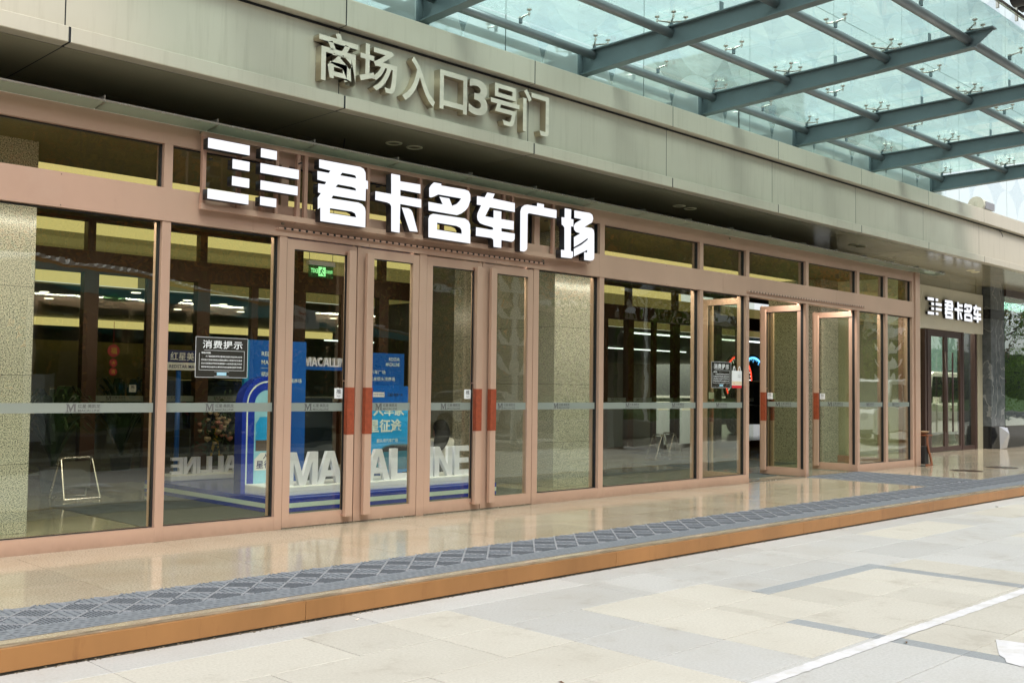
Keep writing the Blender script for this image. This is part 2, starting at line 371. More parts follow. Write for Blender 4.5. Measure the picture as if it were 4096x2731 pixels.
# painted parking line and the corner of a marking
_pl = MB(); n = 240
for side in (0,):
    vs = []; 
    for i in range(n + 1):
        x = 2.6 + i * 9.4 / n
        vs += [(x, 2.868 + random.uniform(-.005, .004), G + 0.0035), (x, 2.955 + random.uniform(-.005, .004), G + 0.0035)]
    _pl.add(vs, [(2 * i, 2 * i + 2, 2 * i + 3, 2 * i + 1) for i in range(n)])
tag(obj('painted_line', _pl, paint_w), kind='structure')
_pk = MB().add([(6.60, 2.46, G + .0035), (6.36, 2.36, G + .0035), (6.22, 2.30, G + .0035), (6.17, 2.25, G + .0035), (6.08, 2.21, G + .0035), (6.05, 2.12, G + .0035), (6.08, 1.98, G + .0035), (6.30, 1.9, G + .0035), (6.52, 1.96, G + .0035), (6.66, 2.05, G + .0035), (6.63, 2.30, G + .0035)], [tuple(range(10, -1, -1))])
tag(obj('painted_marking', _pk, paint_w), kind='structure')

platform = tag(link('entrance_platform', None), kind='structure')
bx('platform_core', -3, 31.5, 5.632, 14.0, G - 0.03, -0.012, mortar, platform)
tm = {}
for ix in range(-2, 29):
    x0 = 0.6 + ix * 1.2 - 0.0
    ys = [5.645, 6.0, 6.6, 7.2, 7.8, 8.40] + ([9.0, 9.6, 10.3] if x0 > 19.1 else [])
    for y0, y1 in zip(ys[:-1], ys[1:]):
        k = round(y1 - y0, 3)
        if k not in tm: tm[k] = MB().box(0.002, 1.198, 0.002, k - 0.002, -0.02, 0).mesh('tile', granite)
        link('tile', tm[k], platform, (x0, y0, random.uniform(-0.0004, 0.0004)))
bx('tile', -3, 19.1, 8.4015, 8.64, -0.02, -0.0006, granite, platform)
for i in range(11):
    x0 = -2.35 + i * 3.06
    b = bx('bronze_panel', x0 + .0015, x0 + 3.0585, 5.615, 5.64, G + 0.012, -0.001, bronze, platform); bev(b, 0.002)
    bx('bronze_trim', x0 + .0015, x0 + 3.0585, 5.6405, 5.70, -0.0155, 0.0022, bronze_top, platform)
# grit along the foot of the step
gm = MB()
for i in range(900):
    x = random.uniform(1.5, 20); y = 5.612 - abs(random.gauss(0, 0.012)); s_ = random.uniform(.002, .006)
    gm.box(x, x + s_ * 2, y, y + s_, G, G + s_)
tag(obj('grit', gm, pbr('grit_brown', (0.20, 0.16, 0.11), 0.9)), kind='stuff')
# a few fallen leaves and cigarette ends
lf = pbr('dry_leaf', (0.18, 0.10, 0.05), 0.8); cg = pbr('cigarette_paper', (0.75, 0.68, 0.6), 0.7)
def leaf(x, y, s_, rz, label, z=G):
    m = MB().add([(-s_, 0, 0.004), (0, -s_ * .4, .012), (s_, 0, .006), (0, s_ * .4, .014), (0, 0, .004)], [(0, 1, 4), (1, 2, 4), (2, 3, 4), (3, 0, 4)])
    tag(obj('fallen_leaf', m, lf, at=(x, y, z), rot=(0, 0, rz)), label, 'leaf')
leaf(6.10, 2.79, .022, .6, 'small brown leaf lying on the white painted line')
leaf(14.3, 5.30, .03, 1.2, 'dry leaf on the paving below the far end of the bronze step')
leaf(3.95, 3.6, .02, 2.0, 'tiny dark leaf on the cream slabs left of the white line')
for q, (x, y, lab) in enumerate([(4.05, 5.45, 'white cigarette end near the foot of the step, leftmost'), (10.6, 5.5, 'pale cigarette end at the foot of the step beside the middle panel joint')]):
    tag(obj('cigarette_end', MB().tube((-.012, 0, .005), (.014, .003, .005), .004, n=8), cg, at=(x, y, G), rot=(0, 0, q)), lab, 'cigarette')

# ---------------------------------------------------------------- rubber entrance mats
def mat_module(w=0.54, y0=5.98, y1=6.52, ramp=True):
    m = MB()
    m.box(.001, w - .001, 0, y1 - y0, 0, .007, 0)
    c = 0.135
    def diamond(cx, cy, ribs, mi):
        # ribbed diamond clipped to the module
        for i in range(ribs):
            t = -c + (i + .5) * 2 * c / ribs; h = (c - abs(t)) * .90
            a, b = max(cy - h, .002), min(cy + h, y1 - y0 - .002)
            xx = cx + t
            if b - a < .01 or xx < .004 or xx > w - .006: continue
            m.box(xx - .0035, xx + .0035, a, b, .007, .0125, mi)
    for ix in range(0, 3):
        for cy in (0.05, 0.31): diamond(ix * .27 + .0, cy, 12, 1)
    for ix in range(0, 2):
        for cy in (0.18, 0.44): diamond(ix * .27 + .135, cy, 6, 0)
    # diagonal ridges
    for k in range(-3, 4):
        for sgn in (1, -1):
            pts = []
            for t in range(0, 21):
                y = t * (y1 - y0) / 20; x = (k * .27) + sgn * (y - .18) + .0
                pts.append((x, y))
            seg = [p for p in pts if 0.004 <= p[0] <= w - .004]
            if len(seg) > 1:
                a, b = seg[0], seg[-1]
                dx, dy = b[0] - a[0], b[1] - a[1]; L = math.hypot(dx, dy); nx, ny = -dy / L * .007, dx / L * .007
                m.prism([(a[0] - nx, a[1] - ny), (b[0] - nx, b[1] - ny), (b[0] + nx, b[1] + ny), (a[0] + nx, a[1] + ny)], .007, .0135, 'z', 2)
    if ramp:
        m.add([(.001, -.19, .001), (w - .001, -.19, .001), (w - .001, 0, .009), (.001, 0, .009)], [(0, 1, 2, 3)], 0)
        for r_ in range(4):
            for q in range(9):
                x = .02 + q * .058 + (r_ % 2) * .02; y = -.165 + r_ * .04
                m.add([(x, y, .0025 + (y + .19) * .042), (x + .035, y, .0025 + (y + .19) * .042), (x + .035, y + .012, .003 + (y + .19) * .042), (x, y + .012, .003 + (y + .19) * .042)], [(0, 1, 2, 3)], 1)
    return m.mesh('mat_tile', [mat_base, mat_dark, mat_rib])
mm = mat_module()
long_mat = thing('entrance_mat', 'long grey rubber mat of diamond tiles running along the platform edge', 'mat', (10, 6.2, 0))
for i in range(53): link('mat_tile', mm, long_mat, (1.55 + i * .54, 5.985, .001 + (i % 2) * .0004))
mm2 = mat_module(.54, 0, .54, False)
door_mat = thing('entrance_mat', 'blue-grey rubber mat laid from the open doors to the long mat', 'mat', (16, 7.5, 0))
for i in range(3):
    for j in range(4):
        link('mat_tile', mm2, door_mat, (15.2 + i * .54 + (3 - j) * .0, 6.53 + j * .5 + 0.0, .0015 + ((i + j) % 2) * .0004), scale=(1, .5 / .54, 1))
bx('mat_edging', 15.10, 15.195, 6.53, 8.52, .001, .008, mat_base, door_mat)
bx('mat_edging', 16.825, 16.90, 6.53, 8.52, .001, .008, mat_base, door_mat)

# ================================================================ mall building: fascia, soffit, curtain wall
mall = thing('mall_building', 'mall frontage of pale champagne metal panels with glass curtain wall above', 'building', (14, 8.6, 0))
J = [3.24 + 2.655 * k for k in range(-2, 12)]
for i in range(len(J) - 1):
    a, b = J[i], J[i + 1]; g = .009
    bev(bx('lip_panel', a + g, b - g, 8.29, 8.44, 4.05, 4.18, fascia_m, mall), .006)
    bx('fascia_panel', a + .006, b - .006, 8.40, 8.44, 4.181, 4.838, fascia_m, mall)
    bev(bx('coping_panel', a + .006, b - .006, 8.29, 8.79, 4.866, 5.143, fascia_m, mall), .006)
    for y0, y1 in ((8.447, 9.56), (9.572, 10.70)):
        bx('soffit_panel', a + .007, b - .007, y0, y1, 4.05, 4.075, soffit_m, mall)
for x in J[1:-1]:
    m = MB(); m.box(x - .0085, x + .0085, 8.2935, 8.43, 4.054, 4.176); m.box(x - .0055, x + .0055, 8.4025, 8.43, 4.181, 4.838); m.box(x - .0055, x + .0055, 8.2935, 8.7, 4.870, 5.138)
    m.box(x - .0065, x + .0065, 8.45, 10.6, 4.0515, 4.07)
    obj('joint_seal', m, gapm, mall)
obj('joint_seal', MB().box(J[0], J[-1], 9.561, 9.571, 4.0515, 4.07).box(J[0], J[-1], 8.4405, 8.4465, 4.052, 4.07).box(J[0], J[-1], 8.40, 8.442, 4.839, 4.865), gapm, mall)
bx('panel_backing', J[0], J[-1], 8.442, 8.50, 4.08, 4.86, gapm, mall)
bx('soffit_backing', J[0], J[-1], 8.50, 10.75, 4.085, 4.12, gapm, mall)
for X, y in ((7.115, 9.07), (7.40, 9.06), (12.40, 9.06), (12.69, 9.07), (17.77, 9.08), (18.06, 9.08), (23.06, 9.06), (23.42, 9.1), (1.8, 9.06), (2.1, 9.07)):
    d = MB(); d.lathe([(.062, .012), (.066, -.004), (.078, -.012), (.094, -.006), (.096, .0)], 24)
    rcs = link('downlight', smooth(d.mesh('downlight', pbr('cream_trim', (0.90, 0.85, 0.62), 0.4) if 'cream_trim' not in MATS else MATS['cream_trim'])), mall, (X, y, 4.05))
    obj('diffuser', MB().tube((0, 0, .002), (0, 0, .006), .064, n=24), pbr('lamp_diffuser', (0.80, 0.75, 0.5), 0.3) if 'lamp_diffuser' not in MATS else MATS['lamp_diffuser'], rcs, (0, 0, 0), local=True)

def curtain_mat():
    m, n, o = new_mat('printed_curtain_glass')
    g = N(n, 'ShaderNodeNewGeometry'); sx = N(n, 'ShaderNodeSeparateXYZ'); n.links.new(g.outputs['Position'], sx.inputs[0])
    def cell(src, off, per):
        a = N(n, 'ShaderNodeMath', operation='ADD'); a.inputs[1].default_value = off; n.links.new(src, a.inputs[0])
        b = N(n, 'ShaderNodeMath', operation='DIVIDE'); b.inputs[1].default_value = per; n.links.new(a.outputs[0], b.inputs[0])
        f = N(n, 'ShaderNodeMath', operation='FRACT'); n.links.new(b.outputs[0], f.inputs[0])
        s_ = N(n, 'ShaderNodeMath', operation='SUBTRACT'); s_.inputs[1].default_value = .5; n.links.new(f.outputs[0], s_.inputs[0]); return s_.outputs[0]
    per = 1.3275
    u = cell(sx.outputs['X'], -9.20 + 10 * per, per); v = cell(sx.outputs['Z'], -5.95 + 10 * per, per)
    q = N(n, 'ShaderNodeCombineXYZ'); n.links.new(u, q.inputs[0]); n.links.new(v, q.inputs[1])
    L = N(n, 'ShaderNodeVectorMath', operation='LENGTH'); n.links.new(q.outputs[0], L.inputs[0])
    inside = N(n, 'ShaderNodeMath', operation='LESS_THAN'); inside.inputs[1].default_value = .497; n.links.new(L.outputs['Value'], inside.inputs[0])
    d = N(n, 'ShaderNodeBsdfDiffuse'); c = mixc(n, (0.45, 0.56, 0.57), (0.74, 0.84, 0.82), inside.outputs[0]); n.links.new(c, d.inputs[0])
    gl = N(n, 'ShaderNodeBsdfGlossy'); gl.inputs[0].default_value = (0.90, 0.98, 0.98, 1); gl.inputs['Roughness'].default_value = .02
    b = N(n, 'ShaderNodeBump'); b.inputs['Strength'].default_value = .12; b.inputs['Distance'].default_value = .05
    n.links.new(noise(n, coords(n, (.7, .7, .5)), 1.2, 2, .4), b.inputs['Height']); n.links.new(b.outputs[0], gl.inputs['Normal'])
    mx = N(n, 'ShaderNodeMixShader'); fr = N(n, 'ShaderNodeMapRange'); n.links.new(inside.outputs[0], fr.inputs[0]); fr.inputs[3].default_value = .78; fr.inputs[4].default_value = .62
    n.links.new(fr.outputs[0], mx.inputs[0]); n.links.new(d.outputs[0], mx.inputs[1]); n.links.new(gl.outputs[0], mx.inputs[2]); n.links.new(mx.outputs[0], o.inputs[0]); return m
cw = curtain_mat()
for i in range(-4, 11):
    a = 8.56 + 2.655 * i
    for j, (z0, z1) in enumerate(((4.4, 7.9), (7.9, 11.4), (11.4, 14.9), (14.9, 18.4))):
        bx('curtain_pane', a + .008, a + 2.655 - .008, 8.80, 8.815, z0 + .008, z1 - .008, cw, mall)
bx('curtain_backing', 8.56 - 4 * 2.655, 8.56 + 11 * 2.655, 8.82, 9.2, 4.35, 18.4, pbr('curtain_frame', (0.12, 0.17, 0.17), .5), mall)
bx('roof_slab', -8, 60, 8.6, 60, 18.4, 18.8, fascia_m, mall)

# ---------------------------------------------------------------- gate-number lettering on the fascia
fs = thing('fascia_lettering', 'raised champagne metal lettering 商场入口3号门 on the fascia above the doors', 'sign', (7.2, 8.4, 4.5))
for ch, x0, x1, z0, z1 in (('商', 5.59, 6.05, 4.28, 4.775), ('场', 6.07, 6.54, 4.31, 4.76), ('入', 6.61, 7.05, 4.29, 4.77), ('口', 7.115, 7.505, 4.30, 4.72),
                           ('3', 7.53, 7.81, 4.33, 4.725), ('号', 7.86, 8.31, 4.30, 4.75), ('门', 8.37, 8.80, 4.29, 4.78)):
    me = text_mesh(ch, letter_m, 1.0, 0.0, 0.016 if ch != '3' else 0.022, res=5)
    xs = [v.co.x for v in me.vertices]; zs = [v.co.z for v in me.vertices]
    sx_, sz_ = (x1 - x0) / (max(xs) - min(xs)), (z1 - z0) / (max(zs) - min(zs))
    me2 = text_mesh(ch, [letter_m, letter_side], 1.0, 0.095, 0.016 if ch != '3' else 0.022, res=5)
    mx0, mz0 = min(v.co.x for v in me2.vertices), min(v.co.z for v in me2.vertices)
    for v in me2.vertices: v.co = Vector(((v.co.x - mx0) * sx_, v.co.y, (v.co.z - mz0) * sz_))
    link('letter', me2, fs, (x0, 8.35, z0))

# ---------------------------------------------------------------- glass ledge over the storefront
ledge = thing('drip_ledge', 'thin greenish acrylic ledge sloping out above the copper storefront', 'ledge', (10, 8.45, 3.63))
e0 = .50
while e0 < 19.9:
    e1 = min(e0 + 1.017, 19.95)
    m = MB().prism([(8.535, 3.622), (8.31, 3.645), (8.31, 3.655), (8.535, 3.632)], e0 + .006, e1 - .006, 'x')
    obj('ledge_panel', m, ledge_m, ledge)
    bx('ledge_bracket', e1 - .004, e1 + .004, 8.33, 8.52, 3.638, 3.70, stainless, ledge)
    e0 = e1
bx('edge_trim', .5, 19.95, 8.302, 8.3085, 3.643, 3.658, stainless, ledge)

# ================================================================ copper storefront
sf = thing('copper_storefront', 'rose copper framed glass storefront with closed doors near and open doors farther along', 'storefront', (11, 8.6, 0))
bx('header_beam', -.6, 19.06, 8.54, 8.66, 3.447, 3.62, copper, sf)
for a, b in ((-.6, 5.06), (5.062, 10.0), (10.002, 12.75), (12.752, 16.1), (16.102, 19.05)):
    bx('transom_band', a, b, 8.532, 8.66, 2.771, 3.06, copper, sf)
mull = [(-.04, .04), (1.96, 2.04), (4.18, 4.26), (5.36, 5.44), (7.081, 7.181), (8.825, 8.915), (10.02, 10.11), (12.19, 12.272), (13.375, 13.456), (15.115, 15.197), (16.84, 16.922), (17.905, 17.992), (18.99, 19.06)]
for a, b in mull:
    bev(bx('mullion', a, b, 8.5405, 8.70, .001, 2.7705, copper, sf), .002)
    bx('mullion', a, b, 8.5405, 8.68, 3.0605, 3.4465, copper, sf)
    for z0, z1 in ((.124, 2.7705), (3.0605, 3.4465)):
        bx('gasket', a - .012, a - .0005, 8.585, 8.63, z0, z1, rubber, sf)
bev(bx('corner_post', 19.09, 19.28, 8.515, 8.76, .0, 3.64, copper, sf), .003)
bx('gasket', 19.061, 19.089, 8.56, 8.7, .0, 3.62, copper_edge, sf)
def mlogo():
    m = MB(); h = .066
    def P(pts): m.prism(pts, 0, .0012)
    P([(.0, 0), (.026, 0), (.026, .004), (.017, .006), (.017, .06), (.008, .06), (.008, .006), (.0, .004)])
    P([(.0, .062), (.0, .066), (.024, .066), (.044, .018), (.040, .0), (.036, .0), (.014, .056)])
    P([(.040, .0), (.036, .018), (.058, .066), (.084, .066), (.084, .062), (.068, .058)])
    P([(.058, 0), (.088, 0), (.088, .004), (.080, .006), (.080, .062), (.066, .062), (.066, .006), (.058, .004)])
    return m.mesh('band_logo', ink_grey)
_ml = mlogo()
_t1 = text_mesh('红星·美凯龙', ink_grey, box=(.185, .034), bold=.012)
_t2 = text_mesh('MACALLINE', ink_grey, box=(.185, .020), bold=.01)
def merge(parts, name='band_logo'):
    m = MB()
    for me, (dx, dz) in parts:
        m.add([(v.co.x + dx, v.co.y, v.co.z + dz) for v in me.vertices], [tuple(p.vertices) for p in me.polygons])
    return m.mesh(name, parts[0][0].materials[0])
logo_me = merge([(_ml, (0, 0)), (_t1, (.098, .031)), (_t2, (.098, .001))])
def band(parent, x0, x1, y, logos, local=False, z0=1.108, z1=1.190):
    o = obj('frosted_band', MB().box(x0, x1, y - .002, y - .0005, z0, z1), frost, parent, local=local)
    for lx in logos: link('band_logo', logo_me, parent, (lx, y - .004, z0 + .008), local)
def pane(x0, x1, z0, z1, logos=None):
    bx('glass_pane', x0 + .001, x1 - .012, 8.602, 8.612, z0 + .001, z1 - .001, glass_m, sf)
    if logos is not None: band(sf, x0 + .002, x1 - .013, 8.601, logos)
ed = [(a, b) for a, b in mull]
bays = [(ed[i][1], ed[i + 1][0]) for i in range(len(ed) - 1)]
lg = {1: [2.9 - .4], 2: [3.42], 3: [4.66], 6: [9.32], 7: [10.62, 11.55], 8: [12.65], 11: [17.3], 12: [18.3]}
door_bays = (4, 5, 9, 10)
lg = {0: [1.0], 1: [3.42], 2: [4.66], 5: [9.25], 6: [10.62, 11.62], 7: [12.68], 10: [17.28], 11: [18.28]}
for i, (a, b) in enumerate(bays):
    pane(a, b, 3.0605, 3.4465)
    bx('gasket', a, b, 8.59, 8.62, 3.436, 3.4465, rubber, sf)
    if i in (3, 4, 8, 9): continue
    pane(a, b, .124, 2.7705, lg.get(i, []))
    bx('gasket', a, b, 8.59, 8.62, 2.757, 2.7705, rubber, sf)
    bx('gasket', a, b - .012, 8.59, 8.60, .124, .133, rubber, sf)
    bx('sill_rail', a + .0008, b - .0008, 8.542, 8.68, 0, .1235, copper, sf)
def make_leaf(hx, w, sgn, ang, inner_z=0):
    d = link('door', None, sf, (hx, 8.548, 0)); d.rotation_euler.z = ang
    H0, H1 = .012, 2.756
    def b_(name, xa, xb, y0, y1, z0, z1, mat):
        xa, xb = sgn * xa, sgn * xb
        return obj(name, MB().box(min(xa, xb), max(xa, xb), y0, y1, z0, z1), mat, d, local=True)
    s1, s2 = .085, .118
    b_('stile', .004, s1, 0, .05, H0, H1, copper); b_('stile', w - s2, w - .003, 0, .05, H0, H1, copper)
    b_('top_rail', s1, w - s2, .0008, .049, 2.662, H1, copper); b_('bottom_rail', s1, w - s2, .0008, .049, H0, .134, copper)
    b_('glass_pane', s1, w - s2, .024, .033, .134, 2.662, glass_m)
    b_('gasket', w - s2 - .013, w - s2 - .0005, .006, .022, .134, 2.662, rubber)
    b_('gasket', s1, w - s2, .006, .022, 2.652, 2.661, rubber)
    bev(b_('handle', w - .148, w - .066, -.088, -.040, .075, 2.70, copper), .003)
    b_('handle_grip', w - .150, w - .064, -.0905, -.038, .88, 1.343, grip)
    for z in (.082, 1.40, 2.68): b_('handle_standoff', w - .145, w - .115, -.04, 0, z, z + .014, copper_edge)
    xa, xb = sorted((sgn * s1, sgn * (w - s2)))
    lx = (xa + xb) / 2 - .15
    band(d, xa + .001, xb - .001, .0235, [lx], local=True)
    cx = sgn * (w - s2 - .062)
    obj('push_sign', MB().box(cx - .048, cx + .048, .019, .0225, 1.232, 1.335), white_p, d, local=True)
    for me, dx, dz in ((T_PUSH1 if not ang else T_PULL1, -.028, .045), (T_PUSH2 if not ang else T_PULL2, -.02, .016)):
        link('lettering', me, d, (cx + dx, .0182, 1.232 + dz), local=True)
    link('closer_cap', CAP, d, (sgn * (w - .03), .02, 2.758), local=True)
    return d
T_PUSH1 = text_mesh('推', ink, box=(.056, .05), bold=.005); T_PUSH2 = text_mesh('PUSH', ink, box=(.04, .016))
T_PULL1 = text_mesh('拉', ink, box=(.056, .05), bold=.005); T_PULL2 = text_mesh('PULL', ink, box=(.04, .016))
CAP = MB().lathe([(0, .012), (.016, .012), (.014, -.006), (.006, -.014)], 12).mesh('closer_cap', copper)
make_leaf(5.442, .821, 1, 0); make_leaf(7.080, .811, -1, 0)
make_leaf(7.183, .811, 1, 0); make_leaf(8.824, .822, -1, 0)
make_leaf(13.462, .823, 1, R(91)); make_leaf(15.110, .823, -1, R(-88))
make_leaf(15.203, .815, 1, R(91)); make_leaf(16.836, .815, -1, R(-86))
for a, b in ((5.44, 7.08), (7.18, 8.82), (13.456, 15.115), (15.197, 16.84)):
    bx('door_threshold', a, b, 8.56, 8.66, .0002, .008, stainless, sf)
# small steel fixing brackets screwed on the band and header
for x, z in ((5.36, 2.875), (8.95, 2.865), (5.93, 3.585), (7.42, 3.586), (8.93, 3.585), (4.50, 3.587), (12.9, 3.57)):
    m = MB(); m.box(x, x + .034, 8.526, 8.5315, z, z + .022); m.tube((x + .009, 8.522, z + .011), (x + .009, 8.526, z + .011), .005, n=8); m.tube((x + .025, 8.522, z + .011), (x + .025, 8.526, z + .011), .005, n=8)
    obj('fixing_bracket', m, stainless, sf)
# cover strips of sealant along band ends
for x in (1.1, 3.3, 6.4, 8.2, 11.4, 14.2, 17.5):
    obj('screw_heads', MB().tube((x, 8.529, 3.04), (x, 8.5318, 3.04), .004, n=8).tube((x, 8.529, 2.79), (x, 8.5318, 2.79), .004, n=8), stainless, sf)
# perforated drip strips over the doors
def strip(x0, x1, label):
    m = MB(); m.box(x0, x1, 8.515, 8.5315, 2.824, 2.829); m.box(x0, x1, 8.526, 8.5315, 2.829, 2.850)
    k = int((x1 - x0) / .081)
    for i in range(k):
        x = x0 + .02 + i * .081; m.tube((x, 8.520, 2.842), (x + .056, 8.520, 2.842), .0105, n=8)
        m.box(x + .056, x + .081, 8.512, 8.516, 2.830, 2.853, 1)
    tag(obj('door_brush_strip', m, [copper, rubber]), label, 'strip')
strip(5.305, 9.02, 'notched copper strip fixed over the two closed door pairs')
strip(13.37, 17.08, 'notched copper strip fixed over the open doors')

# ---------------------------------------------------------------- notices stuck on the glass
dark_film = pbr('dark_notice_film', (0.035, 0.033, 0.028), 0.25)
def notice(x0, x1, z0, z1, label, y=8.5985):
    t = thing('glass_notice', label, 'notice', (x0, y, z0)); w, h = x1 - x0, z1 - z0
    obj('film', MB().box(0, w, -.0015, 0, 0, h), dark_film, t, local=True)
    m = MB()
    for a, b, c, d in ((0, w, 0, .003), (0, w, h - .003, h), (0, .003, 0, h), (w - .003, w, 0, h),
                       (.07 * w, .93 * w, .18 * h, .184 * h + .001), (.16 * w, .93 * w, .67 * h, .674 * h + .001), (.07 * w, .072 * w + .001, .18 * h, .60 * h), (.93 * w, .932 * w + .001, .18 * h, .674 * h),
                       (.36 * w, .64 * w, .035 * h, .04 * h), (.36 * w, .64 * w, .145 * h, .15 * h)):
        m.box(a, b, -.003, -.0016, c, d)
    obj('white_outline', m, white_p, t, local=True)
    link('title', text_mesh('消费提示', white_p, box=(w * .76, h * .2), bold=.010, sp=1.1), t, (w * .13, -.003, h * .72), local=True)
    lines = ['尊敬的顾客:', '    为了确保您能享受红星美凯龙服务承诺,请务必将您', "的货款交至商场收银台或通过展位上配发的含'红星美", "凯龙'注册商标字样的专属智能POS机完成付款,并将定", '销货单带至总服务台,商场将为您加盖售后服务专用章.']
    for i, L in enumerate(lines):
        ww = w * (.18 if i == 0 else .78)
        link('lettering', text_mesh(L, white_p, box=(ww if i != 1 else w * .70, h * .048), bold=.01, res=1), t, (w * .11 + (w * .08 if i == 1 else 0), -.003, h * (.585 - i * .087)), local=True)
    obj('logo_plate', MB().box(w * .41, w * .59, -.003, -.0016, h * .055, h * .13), blue_pale, t, local=True)
    link('lettering', text_mesh('M 红星·美凯龙', white_p, box=(w * .15, h * .035), bold=.008), t, (w * .425, -.0042, h * .075), local=True)
notice(4.55, 5.075, 1.418, 1.782, 'dark notice with large white title 消费提示 on the pane left of the doors')
notice(12.56, 13.06, 1.40, 1.775, 'dark notice with white title 消费提示 beside the red and white poster')
t = thing('bag_poster', 'small white bag-shaped poster with red bottom stuck beside the open doors', 'poster', (13.085, 8.5985, 1.40))
obj('sheet', MB().box(0, .262, -.0015, 0, .04, .255), white_p, t, local=True)
obj('red_base', MB().box(.006, .256, -.0018, 0, 0, .0395), pbr('poster_red', (.62, .02, .03), .4), t, local=True)
obj('cream_field', MB().box(.004, .258, -.0022, -.0016, .045, .10), pbr('poster_cream', (.72, .60, .42), .5), t, local=True)
for dx in (.06, .20):
    m = MB(); n = 12
    for i in range(n):
        a0, a1 = math.pi * i / n, math.pi * (i + 1) / n
        m.add([(dx + .032 * math.cos(a0), -.001, .255 + .07 * math.sin(a0)), (dx + .032 * math.cos(a1), -.001, .255 + .07 * math.sin(a1)), (dx + .018 * math.cos(a1), -.001, .255 + .05 * math.sin(a1)), (dx + .018 * math.cos(a0), -.001, .255 + .05 * math.sin(a0))], [(0, 1, 2, 3)])
    obj('bag_handle', m, white_p, t, local=True)
link('lettering', text_mesh('9.8', MATS['poster_red'], box=(.03, .022)), t, (.04, -.0026, .052), local=True)
for i, L in enumerate(('开家再入店', '扫描商城码')): link('lettering', text_mesh(L, ink_grey, box=(.085, .014), res=1), t, (.15, -.0026, .18 - i * .024), local=True)

